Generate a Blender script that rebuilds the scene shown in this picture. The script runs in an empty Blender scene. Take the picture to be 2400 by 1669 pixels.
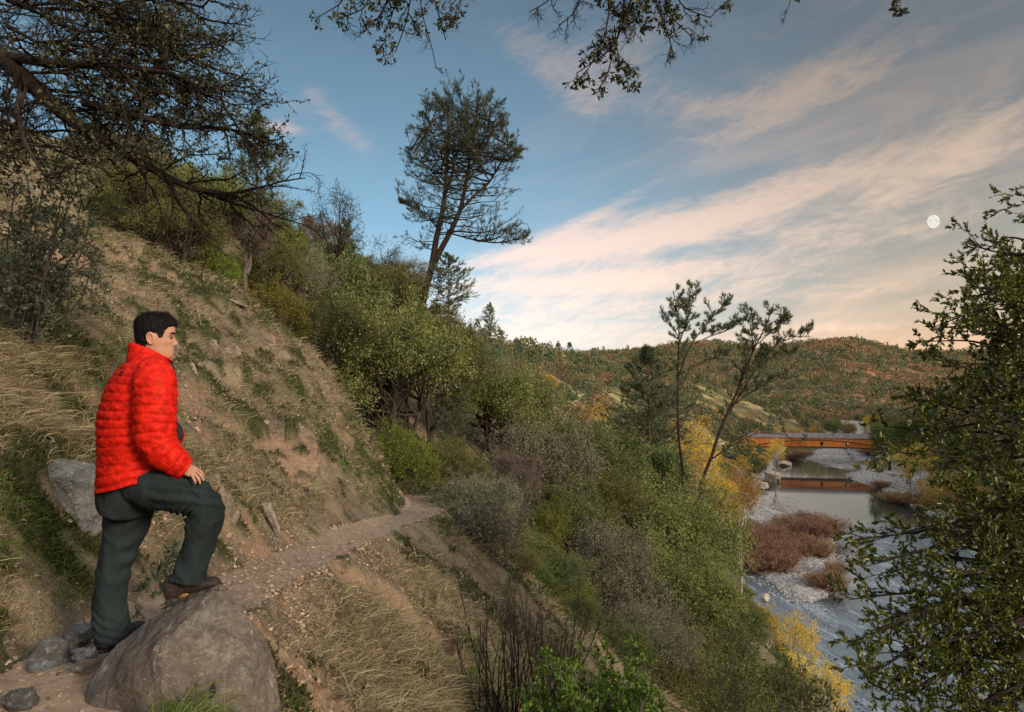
# Riverside trail, hiker on a boulder, covered bridge. Camera at the origin, looking along +Y.
import bpy, math, random, numpy as np
from mathutils import Vector, Matrix
random.seed(7)
COL = bpy.context.scene.collection
R = math.radians
F = 1600.0; CX = 1200.0; HY = 900.0          # photo focal length, centre and horizon in photo pixels
RIV = -38.0                                   # water level below the eye
def P(px, py, Y): return np.array([(px-CX)/F*Y, Y, (HY-py)/F*Y])

# ---------- helpers ----------
def tag(o, label=None, cat=None, group=None, kind=None):
    if label: o['label'] = label
    if cat: o['category'] = cat
    if group: o['group'] = group
    if kind: o['kind'] = kind
    return o
def empty(name, loc=(0,0,0), rz=0.0):
    o = bpy.data.objects.new(name, None); COL.objects.link(o)
    o.location = loc; o.rotation_euler = (0,0,rz); o.empty_display_size = .2
    return o
def mk(name, V, Fc, mat=None, smooth=True, parent=None, mi=None):
    """one mesh object out of numpy vertices and a face array, or a list of face arrays"""
    me = bpy.data.meshes.new(name)
    fl = Fc if isinstance(Fc, list) else [Fc]
    fl = [np.asarray(f, dtype=np.int32) for f in fl if len(f)]
    me.vertices.add(len(V)); me.vertices.foreach_set('co', np.asarray(V, dtype=np.float32).ravel())
    nl = sum(f.size for f in fl); nf = sum(len(f) for f in fl)
    me.loops.add(nl); me.polygons.add(nf)
    me.loops.foreach_set('vertex_index', np.concatenate([f.ravel() for f in fl]))
    tot = np.concatenate([np.full(len(f), f.shape[1], dtype=np.int32) for f in fl])
    st = np.concatenate([[0], np.cumsum(tot)[:-1]]).astype(np.int32)
    me.polygons.foreach_set('loop_start', st)
    me.polygons.foreach_set('use_smooth', np.full(nf, smooth))
    mats = mat if isinstance(mat, (list, tuple)) else [mat]
    for m in mats:
        if m: me.materials.append(m)
    if mi is not None: me.polygons.foreach_set('material_index', np.asarray(mi, dtype=np.int32))
    me.update(calc_edges=True)
    o = bpy.data.objects.new(name, me); COL.objects.link(o)
    if parent is not None: o.parent = parent
    return o
def share(name, me, parent=None):
    o = bpy.data.objects.new(name, me); COL.objects.link(o)
    if parent is not None: o.parent = parent
    return o
def attr(o, name, vals):
    a = o.data.attributes.new(name, 'FLOAT', 'POINT'); a.data.foreach_set('value', np.asarray(vals, dtype=np.float32))
def sst(a, b, x):
    t = np.clip((x-a)/(b-a), 0, 1); return t*t*(3-2*t)
def _h(ix, iy, s):
    n = (ix*374761393 + iy*668265263 + s*1442695041) & 0xFFFFFFFF
    n = ((n ^ (n >> 13))*1274126177) & 0xFFFFFFFF
    return ((n ^ (n >> 16)) & 0xFFFF)/65535.0*2-1
def vn(x, y, s=0):
    x = np.asarray(x, float); y = np.asarray(y, float)
    ix = np.floor(x).astype(np.int64); iy = np.floor(y).astype(np.int64)
    fx = x-ix; fy = y-iy; fx = fx*fx*fx*(fx*(fx*6-15)+10); fy = fy*fy*fy*(fy*(fy*6-15)+10)
    a = _h(ix,iy,s); b = _h(ix+1,iy,s); c = _h(ix,iy+1,s); d = _h(ix+1,iy+1,s)
    return (a+(b-a)*fx)*(1-fy)+(c+(d-c)*fx)*fy
def fbm(x, y, oct=4, s=0, g=.5):
    r = 0; a = 1; t = 0
    for k in range(oct):
        r = r+a*vn(x*2**k+k*17.3, y*2**k-k*9.1, s+k); t += a; a *= g
    return r/t
def vn3(x, y, z, s=0): return (vn(x+z*.71, y-z*.53, s)+vn(y+z*.37, z+x*.29, s+5)+vn(z-y*.41, x+y*.31, s+9))/1.8
def fb3(x, y, z, oct=3, s=0):
    r = 0; a = 1; t = 0
    for k in range(oct):
        r = r+a*vn3(x*2**k, y*2**k, z*2**k, s+k*3); t += a; a *= .5
    return r/t
def nrm(v): return v/np.maximum(np.linalg.norm(v, axis=-1, keepdims=True), 1e-9)

# ---------- node helpers ----------
class NT:
    def __init__(self, name):
        self.m = bpy.data.materials.new(name); self.m.use_nodes = True
        self.t = self.m.node_tree; self.t.nodes.clear()
        self.out = self.n('ShaderNodeOutputMaterial')
    def n(self, typ, **kw):
        nd = self.t.nodes.new(typ)
        for k, v in kw.items(): setattr(nd, k, v)
        return nd
    def l(self, a, b): self.t.links.new(a, b)
    def set(self, sock, v):
        if hasattr(v, 'is_output') or isinstance(v, bpy.types.NodeSocket): self.l(v, sock)
        else: sock.default_value = (tuple(v)+(1,) if isinstance(v, (tuple, list)) and len(v) == 3 and sock.type == 'RGBA' else v)
    def noise(self, sc, det=3, rough=.5, vec=None, dist=0):
        nd = self.n('ShaderNodeTexNoise'); nd.inputs['Scale'].default_value = sc; nd.inputs['Detail'].default_value = det
        nd.inputs['Roughness'].default_value = rough; nd.inputs['Distortion'].default_value = dist
        if vec is not None: self.l(vec, nd.inputs['Vector'])
        return nd.outputs['Fac']
    def ramp(self, fac, stops, interp='LINEAR'):
        nd = self.n('ShaderNodeValToRGB'); cr = nd.color_ramp; cr.interpolation = interp
        while len(cr.elements) < len(stops): cr.elements.new(.5)
        for e, (p, c) in zip(cr.elements, stops):
            e.position = p; e.color = tuple(c)+(1,) if not isinstance(c, (int, float)) else (c, c, c, 1)
        self.l(fac, nd.inputs[0]); return nd.outputs[0]
    def mix(self, f, a, b, mode='MIX'):
        nd = self.n('ShaderNodeMix', data_type='RGBA', blend_type=mode)
        self.set(nd.inputs[0], f); self.set(nd.inputs[6], a); self.set(nd.inputs[7], b); return nd.outputs[2]
    def math(self, op, a, b=0.0, c=0.0, clamp=False):
        nd = self.n('ShaderNodeMath', operation=op, use_clamp=clamp)
        self.set(nd.inputs[0], a); self.set(nd.inputs[1], b)
        if op in ('MULTIPLY_ADD', 'SMOOTH_MIN'): self.set(nd.inputs[2], c)
        return nd.outputs[0]
    def at(self, name): return self.n('ShaderNodeAttribute', attribute_name=name).outputs['Fac']
    def bump(self, h, strength=.5, dist=.02):
        nd = self.n('ShaderNodeBump'); nd.inputs['Strength'].default_value = strength; nd.inputs['Distance'].default_value = dist
        self.l(h, nd.inputs['Height']); return nd.outputs[0]
    def bsdf(self, col, rough=.8, spec=.3, normal=None, **kw):
        nd = self.n('ShaderNodeBsdfPrincipled')
        self.set(nd.inputs['Base Color'], col); self.set(nd.inputs['Roughness'], rough)
        nd.inputs['Specular IOR Level'].default_value = spec
        if normal is not None: self.l(normal, nd.inputs['Normal'])
        for k, v in kw.items(): self.set(nd.inputs[k.replace('_', ' ')], v)
        self.l(nd.outputs[0], self.out.inputs[0]); return nd
def pos(t): return t.n('ShaderNodeNewGeometry').outputs['Position']
def obc(t): return t.n('ShaderNodeTexCoord').outputs['Object']
# ---------- terrain ----------
BLy = np.array([-400,-50,60,79,120,160,203,250,300,350,400,450,550,620,700,800,1200.])
BLx = np.array([30,30,35,38,43,49,65,89,114,136,160,190,262,325,440,600,1100.])
BRy = np.array([-400,-50,60,79,120,160,203,250,300,350,400,450,550,620,700,800,1200.])
BRx = np.array([76,76,78,80,92,106,123,143,168,192,212,240,300,370,490,650,1150.])
TR = np.array([(6,-12,-1.6),(2.5,-6,-1.55),(1.0,-2.5,-1.55),(0.15,-.6,-1.52),(-.9,.9,-1.5),(-1.75,2.2,-1.46),(-2.15,3.3,-1.45),(-2.3,4.5,-1.55),(-2.3,6.2,-1.76),
               (-2.35,8,-1.98),(-2.3,10,-2.22),(-2.1,11.6,-2.36),(-1.75,12.8,-2.46),(-1.85,14,-2.56),(-2.2,16.5,-2.66),(-3.3,20,-2.8),(-4.8,25,-2.9),(-4.6,31,-3.0),(-2.0,38,-3.0),(2,47,-3),(6,58,-3),(9,72,-3)], float)
# resample the path
def _res(T, st=.25):
    d = np.r_[0, np.cumsum(np.linalg.norm(np.diff(T[:,:2],axis=0),axis=1))]
    s = np.arange(0, d[-1], st)
    # Catmull-like smoothing
    out = np.stack([np.interp(s, d, T[:,k]) for k in range(3)], 1)
    k = np.ones(7)/7
    for c in range(3):
        p = np.pad(out[:,c], 3, mode='edge'); out[:,c] = np.convolve(p, k, 'valid')
    return out
TRS = _res(TR)
def trail_d(x, y):
    """signed distance from the trail centre (uphill positive) and the trail height there"""
    x = np.asarray(x, float).ravel(); y = np.asarray(y, float).ravel()
    D = np.full(x.shape, 1e9); Z = np.zeros(x.shape); S = np.ones(x.shape)
    A = TRS[:-1]; B = TRS[1:]
    for i in range(0, len(A)):
        ax, ay, az = A[i]; bx, by, bz = B[i]
        dx, dy = bx-ax, by-ay; L2 = dx*dx+dy*dy
        t = np.clip(((x-ax)*dx+(y-ay)*dy)/L2, 0, 1)
        ex = x-(ax+t*dx); ey = y-(ay+t*dy); d = ex*ex+ey*ey
        m = d < D
        D[m] = d[m]; Z[m] = (az+t*(bz-az))[m]; S[m] = np.sign(dx*ey-dy*ex)[m]
    S[S == 0] = 1
    return np.sqrt(D)*S, Z
def poly_mask(x, y, pts, soft):
    """soft mask of a polygon (positive inside)"""
    pts = np.asarray(pts, float); n = len(pts)
    ins = np.zeros(x.shape, bool); D = np.full(x.shape, 1e9)
    for i in range(n):
        x1, y1 = pts[i]; x2, y2 = pts[(i+1) % n]
        c = ((y1 > y) != (y2 > y)) & (x < (x2-x1)*(y-y1)/((y2-y1) if y2 != y1 else 1e-9)+x1)
        ins ^= c
        dx, dy = x2-x1, y2-y1; t = np.clip(((x-x1)*dx+(y-y1)*dy)/(dx*dx+dy*dy), 0, 1)
        D = np.minimum(D, np.hypot(x-x1-t*dx, y-y1-t*dy))
    return sst(-soft, soft, np.where(ins, D, -D))
def W(pts): return [((px-CX)/F*(38*F/(py-HY)), 38*F/(py-HY)) for px, py in pts]    # photo points on the water -> ground plan
BAR1 = W([(1700,1205),(1755,1182),(1800,1188),(1850,1205),(1930,1225),(1965,1262),(1970,1330),(1950,1400),(1900,1420),(1840,1400),(1790,1360),(1740,1318),(1700,1280)])
BAR0 = W([(1715,1212),(1790,1185),(1790,1162),(1850,1160),(1880,1185),(1930,1215),(1850,1215),(1760,1235)])
BAR2 = W([(1985,1108),(2040,1100),(2120,1108),(2170,1130),(2160,1158),(2100,1160),(2040,1140),(1995,1125)])
BAR3 = W([(1880,1060),(1920,1050),(1985,1052),(1998,1068),(2010,1082),(2060,1098),(2050,1108),(1990,1104),(1930,1093),(1880,1076)])
BAR4 = W([(1960,1580),(1990,1500),(2080,1420),(2230,1330),(2330,1300),(2400,1400),(2300,1500),(2150,1600),(2080,1700),(1985,1700)])
BAR5 = W([(2005,1260),(2090,1238),(2230,1250),(2330,1290),(2200,1345),(2080,1330)])
BAR6 = W([(1960,1005),(1990,996),(2040,1000),(2060,1012),(2020,1020),(1965,1020)])
def smin(a, b, k): return -k*np.logaddexp(-a/k, -b/k)
def smax(a, b, k): return k*np.logaddexp(a/k, b/k)
def terrain(x, y, detail=True):
    x = np.asarray(x, float); y = np.asarray(y, float); sh = x.shape
    x = x.ravel(); y = y.ravel(); r = np.hypot(x, y)
    near = r < 78
    hn = np.zeros(x.shape); dt = np.full(x.shape, 99.)
    if near.any():
        d, tz = trail_d(x[near], y[near])
        dn = d+.12*fbm(x[near]*1.3, y[near]*1.3, 2, 3)
        hw = .42+.12*np.clip(1-y[near]/12, 0, 1)
        up = np.clip(dn-hw, 0, None); dw = np.clip(-dn-hw, 0, None)
        cut = np.clip(1.6-.09*np.abs(y[near]-3.5), .75, 1.6)      # the bank is cut steeply behind the hiker
        f = cut*np.minimum(up, .75)+.90*np.clip(up-.75, 0, 3.2)+.66*np.clip(up-3.95, 0, None)-.86*dw-.018*np.clip(dw-2,0,None)*0
        hn[near] = tz+f; dt[near] = d
    bl = np.interp(y, BLy, BLx); br = np.interp(y, BRy, BRx)
    m = np.interp(y, [0,90,140,250,400,600], [.95,.86,.78,.58,.40,.3])
    ul = bl-x; ur = x-br
    # softened bank foot then the slope
    hl = RIV+np.where(ul > 0, np.minimum(ul*.28, 1.2)+m*np.clip(ul-3, 0, None), ul*.25)
    cap = 13.5+2.5*fbm(x/60, y/60, 3, 11)+np.clip(-x-20, 0, 60)*.25-np.clip(y-330, 0, 400)*.03
    hl = smin(hl, cap, 3.0)
    # side gullies of the far slope
    gy = np.sin((y+.55*x)/27.+2.2*fbm(x/80, y/80, 2, 5))*.5+fbm(x/22, y/22, 3, 21)*.6
    hl = hl+gy*np.clip(ul/18, 0, 3.0)*sst(40, 110, r)*1.25
    w = sst(34, 74, r)
    h = hn*(1-w)+hl*w; h = np.where(near, h, hl)
    # a gully cuts in behind the nose of the near slope
    gx = np.array([-60,-26,-15,-6,1,9,24.]); gy_ = np.array([46,36,30,25.5,23.5,22,20.])
    gd = y-np.interp(x, gx, gy_); h = h-np.interp(x, [-60,-30,-14,-5,3,12,30], [1,2.3,2.5,1.6,1.9,2.3,0])*np.exp(-(gd/4.6)**2)
    cd = y-np.interp(x, [-14,-8,-5,-2.2,1,5], [18.5,18,16.8,14,13,13]); h = h+np.interp(x, [-20,-12,-7,-4.5,-3.2,-2.2], [0,.7,1.9,1.5,.8,0])*np.exp(-(cd/np.where(cd > 0, 1.7, 3.2))**2)
    # extra ground under the forked pine
    h = h+6.0*np.exp(-((x+10)/12)**2-((y-84)/16)**2)
    mr = np.interp(y, [0,100,300,600], [.55,.6,.6,.5])
    hr = RIV+np.where(ur > 0, np.minimum(ur*.2, 1.4)+mr*np.clip(ur-7, 0, None), ur*.25)
    hr = smin(hr, 44+8*fbm(x/130, y/130, 3, 31), 6.0)+fbm(x/30, y/30, 3, 23)*np.clip(ur/20, 0, 3)*1.6
    bed = np.full(x.shape, RIV-1.2)
    h = np.where(x > (bl+br)/2, np.where(ur > 0, hr, np.maximum(RIV+ur*.25, bed)), np.where(ul > 0, h, np.maximum(RIV+ul*.25, bed)))
    # far range
    a = x/np.maximum(y, 1.)
    zr = np.interp(a, [-2,-.3,.05,.15,.20,.245,.295,.33,.36,.40,.45,.50,.545,.59,.7,1.0], [70,60,46,50,52,60,66,62,51,58,66,69,58,46,48,60])
    fr = sst(640, 1150, y+.10*x)
    hf = -34+(zr+34+6*fbm(x/90, y/90, 4, 41))*fr+9*fr*(1-fr)*4*(.35*np.sin(x/38+y/70)+fbm(x/70, y/110, 4, 43))
    wv = sst(600, 690, y+.1*x)
    h = np.where(y > 560, h*(1-wv)+np.maximum(hf, h*.0+hf)*wv, h)
    # gravel bars
    bm = np.zeros(x.shape); sel = (y > 70) & (y < 620) & (x > 20)
    if sel.any():
        xs, ys = x[sel], y[sel]; b = np.zeros(xs.shape)
        for B, s_, hh in ((BAR1,3,1),(BAR0,2.5,.60),(BAR2,3,1),(BAR3,5,.8),(BAR6,8,1)):
            b = np.maximum(b, hh*poly_mask(xs, ys, B, s_))
        bm[sel] = b
    hb = RIV-1.1+1.55*bm+.22*fbm(x/2.3, y/2.3, 3, 51)*(bm > .05)
    h = np.where(bm > .02, np.maximum(h, hb), h)
    if detail:
        off = np.clip(np.abs(dt)-.35, 0, 1)
        q = np.where(r < 78, 1, 0)
        h = h+q*(off*(.17*fbm(x*1.1, y*1.1, 3, 61)+.16*fbm(x*.42, y*.42, 2, 62)+.06*fbm(x*3.6, y*3.6, 3, 63)+.02*fbm(x*12, y*12, 2, 67))+.012*fbm(x*6, y*6, 2, 64))
        mo = moss_field(x[r < 32], y[r < 32]); hh_ = np.zeros(len(x)); hh_[r < 32] = .075*sst(.08, .26, mo)-.13*sst(.12, .26, scar_field(x[r < 32], y[r < 32])); h = h+hh_*off
        # terracettes and little scarps across the grassy slope
        tt = fbm(x*.8, y*.8, 2, 65)
        h = h+q*off*.05*np.clip(np.sin(h*7+tt*4), -.6, 1)*sst(.5, 2.5, np.abs(dt))
        h = h+(1-q)*np.where((ul > 3) | (ur > 3), .5*fbm(x/5, y/5, 3, 66), 0)
    return h.reshape(sh), dt.reshape(sh), bm.reshape(sh)
def scar_field(x, y): return fbm(x*.8+4, y*.8, 4, 261)+.30*fbm(x*3, y*3, 3, 262)-.13
def moss_field(x, y): return .55*fbm(x*1.5, y*1.5, 3, 221)+.62*fbm(x*4.2, y*4.2, 3, 225)+.30*fbm(x*.35, y*.35, 2, 222)-.015+.30*np.exp(-(((x+3.3)/.9)**2+((y-4.2)/1.5)**2))
def H(x, y):
    h, _, _ = terrain(np.atleast_1d(x), np.atleast_1d(y)); return h if np.ndim(x) else float(h[0])

def build_ground():
    th = np.r_[np.arange(-180,-48,3.), np.arange(-48,-44,.5), np.arange(-44,44,.115), np.arange(44,48,.5), np.arange(48,180,3.)]
    rr = [.5]
    while rr[-1] < 2600:
        rr.append(rr[-1]*(1.0105 if rr[-1] < 60 else 1.0085 if rr[-1] < 700 else 1.02))
    rr = np.array(rr); T, RR = np.meshgrid(np.radians(th), rr)
    x = RR*np.sin(T); y = RR*np.cos(T)
    h, dt, bm = terrain(x, y)
    n, m = x.shape
    V = np.stack([x, y, h], -1).reshape(-1, 3)
    i = np.arange(n*m).reshape(n, m)
    j = np.roll(i, -1, axis=1)
    Q = np.stack([i[:-1], i[1:], j[1:], j[:-1]], -1).reshape(-1, 4)
    V = np.vstack([V, [[0, 0, H(0., 0.)]]])
    c = len(V)-1
    T3 = np.stack([np.full(m, c), i[0], j[0]], -1)
    dtv = np.append(dt.ravel(), 0); bmv = np.append(bm.ravel(), 0)
    # faces of the path: a ragged band about the trail line
    fc = V[Q].mean(1); fd = dtv[Q].mean(1)
    w = .36+.14*np.clip(1-fc[:,1]/12, 0, 1)+.10*fbm(fc[:,0]*2.5, fc[:,1]*2.5, 3, 71)
    isp = (np.abs(fd) < w) & (np.hypot(fc[:,0], fc[:,1]) < 24)
    def sub(name, faces, mat, tri=None):
        us = np.unique(np.concatenate([faces.ravel()]+([tri.ravel()] if tri is not None else [])))
        mp = np.full(len(V), -1, np.int64); mp[us] = np.arange(len(us))
        o = mk(name, V[us], [mp[faces]]+([mp[tri]] if tri is not None else []), mat)
        attr(o, 'trail', np.clip(1-np.abs(dtv[us])/1.3, 0, 1)); attr(o, 'bar', bmv[us])
        ul = np.interp(V[us][:,1], BLy, BLx)-V[us][:,0]; ur = V[us][:,0]-np.interp(V[us][:,1], BRy, BRx)
        nr = np.hypot(V[us][:,0], V[us][:,1]) < 34; sf = np.zeros(len(us)); mf = np.zeros(len(us)); sf[nr] = sst(.09, .2, scar_field(V[us][nr,0], V[us][nr,1])); mf[nr] = sst(.08, .26, moss_field(V[us][nr,0], V[us][nr,1])); attr(o, 'scar', sf*(1-mf)); attr(o, 'mossy', mf)
        attr(o, 'shore', np.clip(1-(V[us][:,2]-RIV)/1.1, 0, 1))
        return o
    g = sub('ground', Q[~isp], ground_mat()); tag(g, kind='structure')
    p = sub('path', Q[isp], ground_mat(True), T3); tag(p, kind='structure')

def ground_mat(path=False):
    t = NT('earth_path' if path else 'hillside_earth'); p = pos(t)
    big = t.noise(.35, 3, .55, p); mid = t.noise(1.7, 4, .6, p); fine = t.noise(14, 5, .7, p); vf = t.noise(70, 3, .7, p)
    dirt = t.ramp(fine, [(.25,(.052,.039,.027)),(.5,(.12,.09,.06)),(.75,(.22,.17,.115))])
    if path:
        c = t.ramp(fine, [(.25,(.15,.10,.068)),(.5,(.25,.178,.12)),(.8,(.38,.28,.19))])
        c = t.mix(t.math('MULTIPLY', t.ramp(mid, [(.45,0.),(.7,1.)]), .35), c, (.38,.27,.18))
        c = t.mix(t.ramp(vf, [(.62,0.),(.72,1.)]), c, (.48,.37,.27))
        t.bsdf(c, .95, .1, t.bump(t.math('ADD', fine, t.math('MULTIPLY', vf, .4)), .7, .02)); return t.m
    straw = t.ramp(vf, [(.3,(.09,.07,.043)),(.5,(.19,.15,.092)),(.75,(.36,.29,.18))])
    moss = t.ramp(fine, [(.3,(.012,.018,.006)),(.6,(.04,.05,.014)),(.8,(.07,.085,.02))])
    red = t.ramp(fine, [(.3,(.15,.09,.052)),(.7,(.34,.225,.14))])
    c = t.mix(t.ramp(mid, [(.42,0.),(.6,1.)]), dirt, straw)
    c = t.mix(t.ramp(t.noise(2.4, 5, .7, p), [(.54,0.),(.64,.6)]), c, moss)
    c = t.mix(t.math('MULTIPLY', t.at('scar'), .85), c, red)
    c = t.mix(t.math('MULTIPLY', t.at('mossy'), .9), c, moss)
    # far away: dry golden grass between the trees, dark litter below them
    rd = t.n('ShaderNodeVectorMath', operation='LENGTH'); t.l(p, rd.inputs[0])
    farm = t.math('MULTIPLY_ADD', rd.outputs['Value'], 1/60., -.6, clamp=True)
    farc = t.ramp(t.noise(.05, 4, .6, p), [(.40,(.06,.055,.025)),(.52,(.12,.10,.045)),(.64,(.30,.24,.11))])
    c = t.mix(farm, c, farc)
    vfar = t.math('MULTIPLY_ADD', rd.outputs['Value'], 1/250., -2.4, clamp=True)
    redc = t.ramp(t.noise(.045, 6, .65, p), [(.42,(.06,.055,.03)),(.54,(.12,.085,.045)),(.66,(.36,.18,.10))])
    c = t.mix(vfar, c, redc)
    # cobbles near the water
    vo = t.n('ShaderNodeTexVoronoi'); vo.inputs['Scale'].default_value = 2.2; t.l(p, vo.inputs['Vector'])
    cob = t.mix(t.math('MULTIPLY', vo.outputs['Distance'], .9), t.ramp(vo.outputs['Color'], [(.2,(.26,.24,.22)),(.6,(.48,.45,.41)),(.9,(.68,.64,.60))]), (.16,.15,.135))
    cob = t.mix(.35, cob, t.ramp(t.noise(.3, 4, .6, p), [(.4,(.28,.25,.22)),(.6,(.60,.55,.50))]))
    wm = t.math('MAXIMUM', t.math('MULTIPLY_ADD', t.at('bar'), 3, 0, clamp=True), t.math('MULTIPLY_ADD', t.at('shore'), 3, -1.2, clamp=True))
    c = t.mix(wm, c, cob)
    wet = t.math('MULTIPLY_ADD', t.at('shore'), 6, -5.0, clamp=True)
    c = t.mix(t.math('MULTIPLY', wet, .55), c, (.03,.035,.02))
    nearf = t.math('SUBTRACT', 1, farm)
    b = t.math('ADD', t.math('MULTIPLY', fine, .8), t.math('MULTIPLY', vf, .35))
    bn = t.n('ShaderNodeBump'); bn.inputs['Distance'].default_value = .05; t.l(b, bn.inputs['Height']); t.l(t.math('MULTIPLY', nearf, .8), bn.inputs['Strength'])
    t.bsdf(c, .95, .1, bn.outputs[0]); return t.m

def build_water():
    ys = np.concatenate([np.arange(-60,60,6.), np.arange(60,420,1.0), np.arange(420,900,6.)])
    us = np.linspace(-.12, 1.12, 90)
    Y, U = np.meshgrid(ys, us, indexing='ij')
    bl = np.interp(Y, BLy, BLx); br = np.interp(Y, BRy, BRx); X = bl+(br-bl)*U
    _, _, bm = terrain(X, Y, False)
    # rapids: below the pool on the right, and the fast tongue under the bridge
    rap = poly_mask(X.ravel(), Y.ravel(), W([(1960,1232),(2100,1225),(2300,1280),(2400,1420),(2400,1560),(2300,1720),(1780,1720),(1780,1500),(1680,1400),(1690,1300),(1720,1290),(1850,1400),(1980,1420),(2000,1310)]), 5).reshape(X.shape)
    rap2 = poly_mask(X.ravel(), Y.ravel(), W([(1985,1050),(2015,1050),(2045,1066),(2050,1080),(2010,1078),(1990,1064)]), 4).reshape(X.shape)
    n, m = X.shape; i = np.arange(n*m).reshape(n, m)
    Z = np.full(X.shape, RIV)+.07*rap*fbm(X/1.1, Y/2.8, 3, 81)+.05*rap2*fbm(X/2, Y/2, 2, 82)
    Q = np.stack([i[:-1,:-1], i[:-1,1:], i[1:,1:], i[1:,:-1]], -1).reshape(-1, 4)
    t = NT('river_water'); p = pos(t)
    rp = t.at('rapid'); 
    mp = t.n('ShaderNodeMapping'); t.l(p, mp.inputs[0]); mp.inputs['Scale'].default_value = (1,.30,1); mp.inputs['Rotation'].default_value = (0,0,R(24))
    fo = t.noise(.30, 7, .75, mp.outputs[0], 2.2); fo2 = t.noise(1.9, 6, .78, mp.outputs[0], 1.5)
    foam = t.math('MULTIPLY', t.ramp(t.math('ADD', t.math('MULTIPLY', fo, .6), t.math('MULTIPLY', fo2, .4)), [(.50,0.),(.70,.80)]), rp)
    col = t.mix(foam, t.mix(rp, (.035,.040,.034), (.09,.13,.155)), (.70,.77,.82))
    rip = t.noise(2.2, 3, .5, mp.outputs[0]); 
    hh = t.math('ADD', t.math('MULTIPLY', rip, .05), t.math('MULTIPLY', t.math('MULTIPLY', rp, t.math('ADD', fo, fo2)), .38))
    bs = t.bsdf(col, t.math('MULTIPLY_ADD', rp, .22, .03), .5, t.bump(hh, .5, .22)); bs.inputs['IOR'].default_value = 2.0
    o = mk('river', np.stack([X, Y, Z], -1).reshape(-1, 3), Q, t.m); tag(o, kind='structure')
    attr(o, 'rapid', np.clip(rap+rap2, 0, 1).ravel())
# ---------- camera, light, sky ----------
SUN_AZ = 132.0; SUN_EL = 20.0        # clockwise from +Y
def build_camera():
    sc = bpy.context.scene
    cam = bpy.data.cameras.new('camera'); co = bpy.data.objects.new('camera', cam); COL.objects.link(co)
    co.location = (0,0,0); co.rotation_euler = (R(90),0,0)
    cam.sensor_width = 36; cam.lens = 36*F/2400; cam.shift_y = (HY-834.5)/2400
    cam.clip_start = .05; cam.clip_end = 9000
    sc.camera = co
    sc.view_settings.view_transform = 'Standard'; sc.view_settings.look = 'None'; sc.view_settings.gamma = 1
    sc.view_settings.exposure = 0.46
    sc.cycles.use_denoising = True
    sc.cycles.max_bounces = 5; sc.cycles.diffuse_bounces = 3; sc.cycles.glossy_bounces = 3; sc.cycles.transmission_bounces = 3; sc.cycles.transparent_max_bounces = 4
    sc.cycles.caustics_reflective = False; sc.cycles.caustics_refractive = False
    sun = bpy.data.lights.new('sun', 'SUN'); so = bpy.data.objects.new('sun', sun); COL.objects.link(so)
    sun.energy = 3.3; sun.angle = R(16); sun.color = (1.0,.84,.68)
    d = Vector((math.sin(R(SUN_AZ))*math.cos(R(SUN_EL)), math.cos(R(SUN_AZ))*math.cos(R(SUN_EL)), math.sin(R(SUN_EL))))
    so.rotation_euler = d.to_track_quat('Z', 'Y').to_euler(); so.location = (20,-20,40)
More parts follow.
